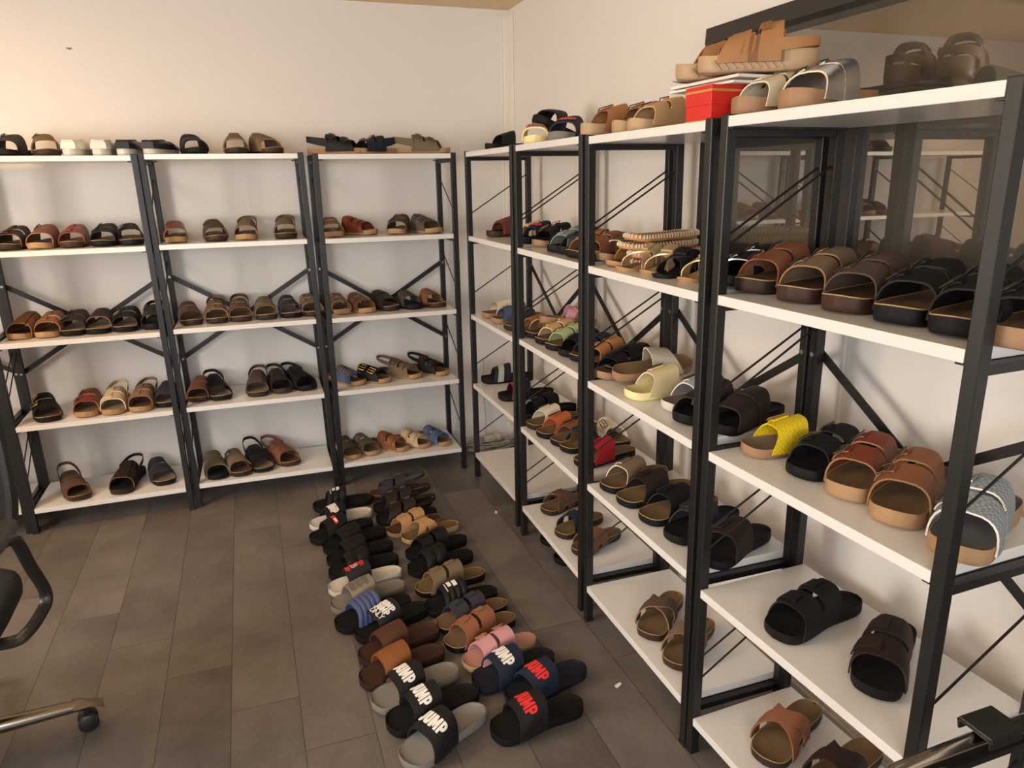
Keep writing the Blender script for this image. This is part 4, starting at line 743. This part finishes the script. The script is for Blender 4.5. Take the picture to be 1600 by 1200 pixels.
 ('arizona', 'DB/DB/bk/fk', -0.1843, -2.9257, 0.4992, 2.125, 0.28, 'nb', 'dark brown two-strap slide, second from left, fourth shelf, nearest right-wall rack', 'footwear on the right-wall racks'),
 ('cross', 'DT/BR/db/ft', -0.1978, -1.281, 0.1416, 1.862, 0.25, '', 'taupe-brown crossed-strap sandal, first from left, bottom shelf, second right-wall rack', 'footwear on the right-wall racks'),
 ('cross', 'NV/NV/db/ft', -0.2264, -1.4884, 0.1416, 1.943, 0.25, '', 'navy crossed-strap sandal, second from left, bottom shelf, second right-wall rack', 'footwear on the right-wall racks'),
 ('cross', 'BR/BR/db/ft', -0.2227, -1.6374, 0.1416, 1.957, 0.25, '', 'brown crossed-strap sandal, third from left, bottom shelf, second right-wall rack', 'footwear on the right-wall racks'),
 ('cross', 'TD/ed/dr/ft', -0.2451, -2.151, 0.1415, 2.244, 0.27, '', 'dark taupe crossed-strap sandal, first from left, bottom shelf, third right-wall rack', 'footwear on the right-wall racks'),
 ('cross', 'TP/ed/dr/ft', -0.2414, -2.3064, 0.1415, 2.164, 0.27, '', 'light taupe crossed-strap sandal, second from left, bottom shelf, third right-wall rack', 'footwear on the right-wall racks'),
 ('cross', 'RU/RU/db/ft', -0.195, -2.6838, 0.1159, 1.971, 0.28, '', 'rust-brown crossed-strap sandal, first from left, bottom shelf, nearest right-wall rack', 'footwear on the right-wall racks'),
 ('cross', 'DB/DB/db/ft', -0.1616, -2.8355, 0.1159, 1.862, 0.28, '', 'dark crossed-strap sandal at shelf front, second from left, bottom shelf, nearest right-wall rack', 'footwear on the right-wall racks'),
 ('slide', 'K/K/bk/fk', -1.058, -0.6055, 0.0, 1.537, 0.285, 'ribs=3,txt=whitemark', 'black slide with ribbed strap, left floor column', 'slides in the left column on the floor'),
 ('slide', 'K/K/ws/fw', -1.0906, -0.7802, 0.0, 1.753, 0.29, 'txt=JUMPw', 'white-soled slide, black strap, white lettering, left floor column', 'slides in the left column on the floor'),
 ('slide', 'K/K/bk/fk', -1.1025, -0.9018, 0.0, 1.807, 0.29, 'txt=label', 'black slide with small red label, left floor column', 'slides in the left column on the floor'),
 ('slide', 'K/K/bk/fk', -1.0598, -1.0125, 0.0, 1.887, 0.29, 'txt=black', 'black slide with puffy black strap, left floor column', 'slides in the left column on the floor'),
 ('slide', 'KB/KB/bk/fk', -1.0555, -1.1322, 0.0, 1.774, 0.285, '', 'plain black slide with smooth strap, left floor column', 'slides in the left column on the floor'),
 ('slide', 'KB/KB/bk/fk', -1.0581, -1.2483, 0.0, 1.693, 0.285, 'ribs=2', 'plain black slide with creased strap, left floor column', 'slides in the left column on the floor'),
 ('slide', 'CN/CN/ws/fw', -1.0696, -1.3594, 0.0, 1.723, 0.29, 'txt=red30', 'white-soled slide with red 30 on strap, left floor column', 'slides in the left column on the floor'),
 ('slide', 'GG/GG/gs/fg2', -1.0762, -1.472, 0.0, 1.787, 0.29, 'txt=emboss', 'grey slide with embossed strap, left floor column', 'slides in the left column on the floor'),
 ('slide', 'BS/BS/bk/fk', -1.0765, -1.585, 0.0, 1.859, 0.29, 'ribs=5', 'black slide with blue ribbed strap, left floor column', 'slides in the left column on the floor'),
 ('slide', 'CN/CN/bk/fk', -1.0229, -1.6648, 0.0, 1.935, 0.29, 'txt=only', 'black slide with white ONLY lettering, left floor column', 'slides in the left column on the floor'),
 ('slide', 'BW/BW/bw/fbw', -1.0249, -1.8004, 0.0, 1.818, 0.29, '', 'dark brown slide with brown strap, left floor column', 'slides in the left column on the floor'),
 ('slide', 'TB/TB/bw/fbw', -1.0389, -1.9162, 0.0, 1.792, 0.29, '', 'dark brown slide with tan strap, left floor column', 'slides in the left column on the floor'),
 ('slide', 'KT/K/gs/fg2', -1.0209, -2.0281, 0.0, 1.814, 0.29, 'txt=JUMPw', 'grey slide, white JUMP, farther of two, left floor column', 'slides in the left column on the floor'),
 ('slide', 'KT/K/bk/fk', -0.9948, -2.1403, 0.0, 1.74, 0.29, 'txt=JUMPw', 'black slide with white JUMP lettering, left floor column', 'slides in the left column on the floor'),
 ('slide', 'KT/K/gs/fg2', -0.9903, -2.2536, 0.0, 2.009, 0.29, 'txt=JUMPw', 'grey slide, white JUMP, nearest the camera, left floor column', 'slides in the left column on the floor'),
 ('arizona', 'CH/CH/db/fd', -0.7868, -0.5637, 0.0, 1.526, 0.28, 'back', 'charcoal sandal with tan footbed, right floor column', 'sandals in the right column on the floor'),
 ('arizona', 'DB/DB/bk/fk', -0.7955, -0.7254, 0.0, 1.539, 0.28, 'back', 'dark brown backstrap sandal, right floor column', 'sandals in the right column on the floor'),
 ('arizona', 'DB/DB/bk/fk', -0.8039, -0.8534, 0.0, 1.515, 0.28, 'back', 'dark brown buckled backstrap sandal, right floor column', 'sandals in the right column on the floor'),
 ('arizona', 'SD/SD/cb/fd', -0.7919, -0.9658, 0.0, 1.821, 0.27, 'nb', 'sand-coloured two-strap sandal, right floor column', 'sandals in the right column on the floor'),
 ('cross', 'SD/SD/sp/ft', -0.7397, -1.0526, 0.0, 1.753, 0.27, '', 'sand-coloured crossed-strap sandal, right floor column', 'sandals in the right column on the floor'),
 ('arizona', 'K/K/bk/fk', -0.748, -1.1956, 0.0, 1.77, 0.28, 'nb', 'black two-strap sandal, right floor column', 'sandals in the right column on the floor'),
 ('slide', 'K/K/bk/fk', -0.7644, -1.33, 0.0, 1.698, 0.28, 'ribs=2', 'black slide with broad double strap, right floor column', 'sandals in the right column on the floor'),
 ('arizona', 'TP/ed/bk/ft', -0.7655, -1.4812, 0.0, 1.691, 0.285, 'nb', 'taupe suede two-strap sandal, right floor column', 'sandals in the right column on the floor'),
 ('slide', 'K/K/bk/fk', -0.7626, -1.6227, 0.0, 1.632, 0.28, 'ribs=4,txt=whitemark', 'black ribbed slide with white mark, right floor column', 'sandals in the right column on the floor'),
 ('arizona', 'CH/CH/bk/ft', -0.7525, -1.7248, 0.0, 1.771, 0.28, 'nb', 'charcoal two-strap sandal, tan footbed, right floor column', 'sandals in the right column on the floor'),
 ('arizona', 'RU/RU/bk/ft', -0.7522, -1.8271, 0.0, 1.853, 0.28, 'nb', 'rust suede two-strap sandal, right floor column', 'sandals in the right column on the floor'),
 ('arizona', 'PK/PK/sp/fp', -0.7271, -1.9562, 0.0, 1.765, 0.27, 'gold', 'pink buckled two-strap sandal, right floor column', 'sandals in the right column on the floor'),
 ('slide', 'NJ/NV/nv/fn', -0.7162, -2.0586, 0.0, 1.74, 0.29, 'txt=JUMPw', 'navy slide with white JUMP lettering, right floor column', 'sandals in the right column on the floor'),
 ('slide', 'NJ/NV/nv/fn', -0.6459, -2.1582, 0.0, 1.799, 0.29, 'txt=JUMPr', 'navy slide with red JUMP lettering, right floor column', 'sandals in the right column on the floor'),
 ('slide', 'KT/K/bk/fk', -0.7264, -2.2845, 0.0, 1.652, 0.29, 'txt=JUMPr', 'black slide with red JUMP lettering, right floor column', 'sandals in the right column on the floor'),
 ('one', 'K/K/bk/fk', -0.1985, -1.2903, 0.0, 1.745, 0.25, '', 'black slipper on the floor beneath the bottom shelf', 'slippers under the bottom shelf'),
 ('one', 'K/K/bk/fk', -0.208, -1.4582, 0.0, 1.745, 0.25, '', 'black slipper lying nearer under the bottom shelf', 'slippers under the bottom shelf'),
]
for i, r in enumerate(SHOES):
    o = shoe(*r, i)
    if 'tilt2' in r[7]: o.rotation_euler = (math.radians(14), math.radians(-12), r[5]); o.location.z += .055
    elif 'tilt' in r[7]: o.rotation_euler = (math.radians(5), math.radians(16), r[5]); o.location.z += .028
    elif 'lift' in r[7]: o.rotation_euler = (math.radians(-6), math.radians(0), r[5]); o.location.z += .045

# ------------------------------------------------------------------ stacked stitched soles on the third right-wall rack
M_ST = mat('tan_sole_leather', '#c08f5c', .6, bump=.1, vary=.05); M_STW = mat('white_stitching', '#e8dcc6', .6)
def stitched(x, y, z, ang, L, label):
    s = Shoe(L, .020, 1, 1, 0, .34)
    root = thing('stitched_sole', label, 'shoe sole', (x, y, z+.0005), ang, 'stacked stitched soles')
    build_sole(s, root, M_ST, M_ST, M_ST)
    m = MB(); ol = s.outline(70)
    # evenly spaced stitches around the edge
    pts = [(s.cx(t)+sd*s.hw(t), s.y(t), t) for t, sd in ol]
    acc = 0; last = None
    for i in range(len(pts)):
        a = pts[i]; b = pts[(i+1) % len(pts)]; d = math.hypot(b[0]-a[0], b[1]-a[1])
        acc += d
        if acc > .0085:
            acc = 0; t = a[2]; c = Vector((s.cx(t), s.y(t)*.6, 0)); n = (Vector((a[0], a[1], 0))-c).normalized()
            zt = s.top(t); P = Vector((a[0], a[1], 0))
            m.tube([P+n*.0012+Vector((0, 0, .009+s.bot(t))), P+n*.0018+Vector((0, 0, zt-.002)), P-n*.004+Vector((0, 0, zt+.0012))], .0021, 5)
    m.build('stitching', M_STW, root)
    return root
zs = U_Z['R3'][1]
for k, (dx, dy, da) in enumerate(((.03, .055, .0), (.02, .0, .05), (-.005, .01, -.04), (.01, .02, .08))):
    z0 = zs+.0255*k
    stitched(-.185+dx, -1.955+dy*.5, z0, PI/2+.10+da, .27, ('tan sole with white stitching, lowest of the stack', 'tan sole with white stitching, second from bottom of the stack', 'tan sole with white stitching, second from top of the stack', 'tan sole with white stitching, topmost of the stack')[k])

# ------------------------------------------------------------------ red shoe box, papers, chunky sandals on top of the racks
zt3 = U_Z['R3'][0]
r = thing('shoe_box', 'red cardboard shoe box with gold line under the papers', 'box', (-.255, -2.374, zt3+.0006), .02)
M_RED = mat('red_card', '#d0241c', .45, bump=.04); M_GOLD = mat('gold_line', '#c99a4a', .4, metal=.3)
m = MB(); m.box(-.10, -.049, 0, .10, .049, .055); m.build('box_body', M_RED, r, smooth=0, bevel=.001)
m = MB(); m.box(-.102, -.051, .036, .102, .051, .078); m.build('box_lid', M_RED, r, smooth=0, bevel=.001)
m = MB(); m.box(-.1025, -.0515, .064, .1025, .0515, .069); m.box(-.1005, -.0495, .002, .1005, .0495, .005); m.build('gold_line', M_GOLD, r, smooth=0)
M_PAP = mat('paper', '#e9e4dc', .6); M_PAPD = mat('printed_cover', '#8d6a62', .5); M_PL = mat('plastic_sleeve', '#c9c4bc', .15)
zz = zt3+.0795
for k, (dx, dy, w, l, t, mm, a, lb) in enumerate(((.02, .03, .21, .24, .005, M_PAP, .06, 'white folder lowest in the paper pile on the red box'), (.03, .03, .21, .24, .004, M_PAPD, -.05, 'reddish printed brochure in the paper pile on the red box'), (.025, .025, .21, .26, .006, M_PAP, .03, 'white paper pad in the middle of the pile on the red box'), (.03, .03, .21, .25, .003, M_PAP, .10, 'topmost white sheet under the chunky tan sandals'))):
    m = MB()
    if k == 3:
        rows = [[(-w/2+w*i/6, -l/2+l*j/10, t*.5+.012*max(0, (j-7)/3)**2*1.0) for j in range(11)] for i in range(7)]
        m.grid(rows); m.grid([[(p[0], p[1], p[2]-t*.5) for p in rr] for rr in rows], flip=True)
    else: m.box(-w/2, -l/2, 0, w/2, l/2, t)
    o = tag(m.build('paper_pile_sheet' if k != 1 else 'brochure', mm, smooth=40), lb, 'paper'); o.location = (-.245+dx, -2.362+dy, zz); o.rotation_euler = (0, 0, a); zz += t+.0006
zz += .001
# chunky sport sandals
def sport(x, y, z, ang, tilt, label, lug=True):
    s = Shoe(.255, .038, 1, .92, 0, .37)
    root = thing('sport_sandal', label, 'sandal', (x, y, z), ang, 'chunky tan sport sandals on the papers'); root.rotation_euler = (tilt, 0, ang)
    ms = CM_('sp'); mu = mat('tan_synthetic', '#a67648', .6, bump=.15, vary=.06); md = mat('dark_tan_synthetic', '#8a5d38', .6, bump=.2)
    build_sole(s, root, ms, ms, CM_('fd'))
    m = MB()
    for k in range(9):
        t = .30+.065*k
        for sd in (-1, 1):
            xx = s.cx(t)+sd*(s.hw(t)+.0005); m.tube([(xx, s.y(t), .004+s.bot(t)), (xx, s.y(t+.06), .022)], .003, 5)
    m.build('tread_ribs', ms, root)
    m = MB(); band(s, m, lambda p: .60-.03*math.sin(p), lambda p: .86-.11*math.sin(p), th=.005, ns=6); m.build('strap', [mu, mu], root, smooth=40)
    m = MB(); band(s, m, lambda p: .33-.02*math.sin(p), lambda p: .52-.03*math.sin(p), th=.006, off=.001); m.build('strap', [mu, mu], root, smooth=40)
    m = MB(); band(s, m, lambda p: .44-.03*math.sin(p), lambda p: .52-.03*math.sin(p), th=.003, off=.0072, p0=PI*.3, p1=PI*.75); m.build('fastening_tab', [md, md], root, smooth=40)
    for a, b in ((0, .75), (PI-.75, PI)):
        m = MB(); band(s, m, lambda p: .30, lambda p: .78, th=.0045, n=7, ns=9, p0=a, p1=b, off=-.0005); m.build('side_panel', [md, md], root, smooth=40)
    m = MB(); backstrap(s, m, .008, .016, .018, .005, .40); m.build('heel_strap', mu, root, smooth=45)
    for sd in (0, 1):
        for k in range(7):
            t = .36+.05*k; f = (lambda p: p) if sd == 0 else (lambda p: PI-p)
            m = MB(); m.tube([s.U(t, f(.16), .0045), s.U(t-.012, f(.42), .0045), s.U(t-.02, f(.68), .0045)], .0026, 5); m.build('side_rib', mu, root)
    e = s.U(.30, .45, .008)
    m = MB(); m.tube([e, e+Vector((.004, 0, .001))], .009, 12); m.build('strap_rivet', CM_('bkl'), root)
sport(-.255, -2.445, zz, 1.02, 0, 'chunky tan sport sandal resting on papers, nearer one')
sport(-.235, -2.318, zz, 1.15, 0, 'chunky tan sport sandal resting on papers, farther one')
# clear plastic bag behind the silver sandal
m = MB(); rows = []
for i in range(9):
    row = []
    for j in range(13):
        u, v = i/8, j/12
        row.append((-.02+.05*math.sin(u*PI)*(1-.3*v)+.006*math.sin(9*v+5*u), -.10+.2*v, .115*u+.012*math.sin(7*v)*u))
    rows.append(row)
m.grid(rows)
pm = bpy.data.materials.new('clear_plastic'); pm.use_nodes = True; nt = pm.node_tree; b = nt.nodes['Principled BSDF']; b.inputs['Base Color'].default_value = (.9, .88, .85, 1); b.inputs['Roughness'].default_value = .12; b.inputs['Alpha'].default_value = .28
tag(m.build('plastic_bag', pm, loc=(-.055, -2.76, U_Z['R4'][0]+.0008)), 'clear crumpled plastic bag behind the silver sandal', 'bag')

# ------------------------------------------------------------------ rolled cable bundle in the corner
M_CAB = mat('grey_cable', '#b3aca2', .5); M_PLUG = mat('cream_plug', '#cfc3a8', .5); M_KCAB = mat('black_plug', '#1b1a1a', .5)
random.seed(11)
for k in range(9):
    cx, cy = -.155+random.uniform(-.03, .03), -.135+random.uniform(-.012, .012); rx, ry = random.uniform(.09, .135), random.uniform(.035, .06); ph = random.uniform(0, 6)
    pts = [(cx+rx*math.cos(ph+2*PI*i/40)*(1+.12*math.sin(3*i/40*2*PI+k)), cy+ry*math.sin(ph+2*PI*i/40)*(1+.15*math.sin(2*i/40*2*PI+k)), .006+.005*k+.006*math.sin(i*.5+k)) for i in range(38)]
    m = MB(); m.tube(pts, .0032, 6); tag(m.build('power_cable', M_CAB if k % 3 else mat('cream_cable', '#d5cdbd', .5)), 'pale cable coiled on the floor in the corner', 'cable', 'coiled cables in the corner')
for k, (x, y, c, lb, z) in enumerate(((-.17, -.15, M_PLUG, 'cream plug adapter lying on the coiled cables', .055), (-.115, -.12, M_PLUG, 'grey-cream socket block on the coiled cables by the wall', .055))):
    r = thing('power_adapter', lb, 'adapter', (x, y, z), .3+k)
    m = MB(); m.box(-.028, -.018, 0, .028, .018, .028); m.build('body', c, r, smooth=0, bevel=.004)
    m = MB(); m.tube([(.028, 0, .014), (.036, 0, .014)], .006, 8); m.build('cable_boot', c, r)
m = MB(); m.tube([(-.155, -.02, .50), (-.16, -.02, .30), (-.15, -.022, .15), (-.16, -.04, .06), (-.15, -.07, .05)], .0025, 6); tag(m.build('power_cable', M_CAB), 'thin cable hanging down the back wall into the corner coil', 'cable')

# ------------------------------------------------------------------ office chair at the left edge
M_CHB = mat('black_mesh_fabric', '#1d1c1b', .85, bump=.4, bscale=900); M_CHP = mat('black_plastic', '#1f1d1b', .42, bump=.05); M_CHR = mat('worn_chrome', '#9c948a', .22, metal=1.0, bump=.3, bscale=40); M_CHW = mat('torn_film', '#7d6d5c', .25, metal=.3)
cx, cy = -2.313, -1.932
r = thing('office_chair', 'black office chair with chrome star base at left edge', 'chair', (cx, cy, 0))
m = MB(); m.tube([(0, 0, .10), (0, 0, .25)], .028, 14); m.tube([(0, 0, .25), (0, 0, .40)], .016, 14); m.build('gas_column', M_CHP, r)
for k in range(5):
    a = math.radians(14)+k*2*PI/5; d = Vector((math.cos(a), math.sin(a), 0)); R = .39
    m = MB(); m.tube([d*.02+Vector((0, 0, .118)), d*.12+Vector((0, 0, .112)), d*R*.75+Vector((0, 0, .092)), d*R+Vector((0, 0, .080))], [.024, .024, .019, .016], 12); lg = m.build('base_leg', M_CHR, r)
    if k == 0:
        n = Vector((-d.y, d.x, 0)); rows = []
        for i in range(8):
            u = i/7; c = d*(R-.03+.075*u)+Vector((0, 0, .098-.028*u*u))
            rows.append([c+n*(w_*.02)+Vector((0, 0, .004*math.sin(5*u+2*w_)-.006*w_*w_)) for w_ in (-1.2, -.6, 0, .6, 1.1)])
        m = MB(); m.grid(rows); m.grid([[p-Vector((0, 0, .0012)) for p in q_] for q_ in rows], flip=True); m.build('torn_film', M_CHW, lg)
    ca = r if False else None
    m = MB(); n = Vector((-d.y, d.x, 0)); c = d*R+Vector((0, 0, .027))
    for sd in (-1, 1): m.tube([c+n*sd*.004, c+n*sd*.008, c+n*sd*.022, c+n*sd*.025], [.022, .0265, .0265, .021], 16)
    m.tube([d*R+Vector((0, 0, .03)), d*R+Vector((0, 0, .070))], .008, 8); m.build('caster', M_CHP, r)
# seat
m = MB(); rows = []
for i in range(9):
    zf = (0, .004, .02, .04, .055, .064, .066, .066, .066)[i]; sc = (.93, .97, 1, 1, .99, .95, .85, .5, .05)[i]; row = []
    for j in range(28):
        a = 2*PI*j/28; c_, s_ = math.cos(a), math.sin(a); row.append((.285*sc*math.copysign(abs(c_)**.45, c_), .235*sc*math.copysign(abs(s_)**.45, s_), .425+zf))
    rows.append(row)
m.grid(rows, cv=True); m.ngon(rows[0]); m.ngon(rows[-1], flip=True); m.build('seat', M_CHB, r, smooth=50)
m = MB(); m.box(-.12, -.12, .395, .12, .12, .424); m.build('seat_plate', M_CHP, r, smooth=0, bevel=.005)
# backrest, towards the back wall, slightly leaning
m = MB(); rows = []
for i in range(13):
    v = i/12; z = .56+.60*v; wv = .268-.03*(2*v-1)**4-.02*v; row = []
    for j in range(11):
        u = -1+.2*j; row.append((wv*u, .235+.06*v-.05*(1-u*u)*.3+.03*u*u*0, z))
    rows.append(row)
m.grid(rows); m.grid([[(p[0], p[1]+.022, p[2]) for p in q_] for q_ in rows], flip=True)
rim = [p for p in rows[0]]+[q_[-1] for q_ in rows[1:]]+list(reversed(rows[-1][:-1]))+[q_[0] for q_ in reversed(rows[1:-1])]
m.build('backrest_mesh', M_CHB, r, smooth=50)
m = MB(); m.tube([(p[0], p[1]+.011, p[2]) for p in rim], .017, 8, closed=True); m.build('backrest_frame', M_CHP, r)
m = MB(); m.tube([(0, .10, .41), (0, .26, .42), (0, .295, .50), (0, .285, .75)], .022, 8); m.build('backrest_arm', M_CHP, r)
for sd in (-1, 1):
    X = .353*sd
    loop = [(sd*.30, -.22, .685), (X, -.175, .70), (X, -.13, .665), (X, -.085, .585), (X*1.02, -.045, .50), (X*1.02, -.045, .462), (X, -.075, .445), (X*.97, -.16, .445), (X*.85, -.17, .43), (sd*.12, -.12, .41)]
    loop = [(a_, b_+.067, c_) for a_, b_, c_ in loop]
    # smooth the path
    pts = []
    for i in range(len(loop)-1):
        p0, p1, p2, p3 = [Vector(loop[max(0, min(len(loop)-1, i+k))]) for k in (-1, 0, 1, 2)]
        for j in range(5):
            t = j/5; pts.append(.5*((2*p1)+(p2-p0)*t+(2*p0-5*p1+4*p2-p3)*t*t+(3*p1-p0-3*p2+p3)*t**3))
    pts.append(Vector(loop[-1]))
    m = MB(); m.tube(pts, .014, 10, sq=(.016, .012)); arm = m.build('armrest', M_CHP, r)
    m = MB(); rows = []
    for i in range(9):
        v = i/8; y = -.235+.22*v; w_ = .034*(1-.35*abs(2*v-1)**3)
        rows.append([(X*.92+w_*math.cos(2*PI*k/10), y, .705+.012*math.sin(2*PI*k/10)) for k in range(10)])
    m.grid(rows, cv=True); m.ngon(rows[0]); m.ngon(rows[-1], flip=True); m.build('arm_pad', M_CHP, arm)

# ------------------------------------------------------------------ chrome framed chair at the lower right edge
r = thing('chrome_frame_chair', 'chrome tube armrest with black pad at the lower right corner', 'chair', (-.28, -3.55, 0))
for k, yy in enumerate((.29, -.25)):
    m = MB()
    pth = [(-.34, yy, .012), (-.34, yy, .30), (-.33, yy, .56), (-.305, yy, .615), (-.26, yy, .638), (-.10, yy, .645), (.05, yy, .646), (.15, yy, .646), (.19, yy, .62), (.20, yy, .56), (.20, yy, .012)]
    m.tube(pth, .016, 14, sq=(.012, .019)); a = m.build('arm_frame', mat('chrome', '#b0a698', .16, metal=1.0) if k == 0 else bpy.data.materials['chrome'], r)
    m = MB(); m.box(-.105, yy-.028, .667, -.035, yy+.028, .674); m.box(-.105, yy+.024, .652, -.035, yy+.028, .667); m.box(-.105, yy-.028, .652, -.035, yy-.024, .667); m.build('arm_pad', M_CHP, a, smooth=0, bevel=.002)
    m = MB(); m.box(-.16, yy-.012, .612, .14, yy+.012, .623); m.build('under_strip', M_CHP, a, smooth=0)
m = MB(); m.box(-.30, -.235, .43, .18, .275, .47); m.build('seat', M_CHB, r, smooth=0, bevel=.012)
m = MB(); m.box(.17, -.235, .50, .20, .275, .95); m.build('backrest', M_CHB, r, smooth=0, bevel=.012)
m = MB(); 
for zz_ in (.40,): m.tube([(-.34, -.25, zz_), (-.34, .29, zz_)], .010, 10); m.tube([(.20, -.25, zz_), (.20, .29, zz_)], .010, 10)
m.build('cross_tube', bpy.data.materials['chrome'], r)
# scrap of paper / leaf bits on the floor
for (x, y, a, lb) in ((-.435, -2.22, .4, 'small pale scrap on the floor below the cross-strap sandals'), (-.40, -.94, 1.2, 'small pale scrap on the floor near the far rack posts'), (.012, -2.93, .3, 'small pale scrap on the floor by the right wall')):
    m = MB(); m.grid([[(-.014, -.006, .0006), (-.012, .006, .0008)], [(0, -.008, .004), (0, .007, .0008)], [(.013, -.003, .0007), (.012, .004, .003)]]); m.grid([[(-.014, -.006, .0003), (-.012, .006, .0004)], [(0, -.008, .0034), (0, .007, .0004)], [(.013, -.003, .0004), (.012, .004, .0025)]], flip=True)
    o = tag(m.build('paper_scrap', M_PAP), lb, 'scrap'); o.location = (x, y, .0004); o.rotation_euler = (0, 0, a)
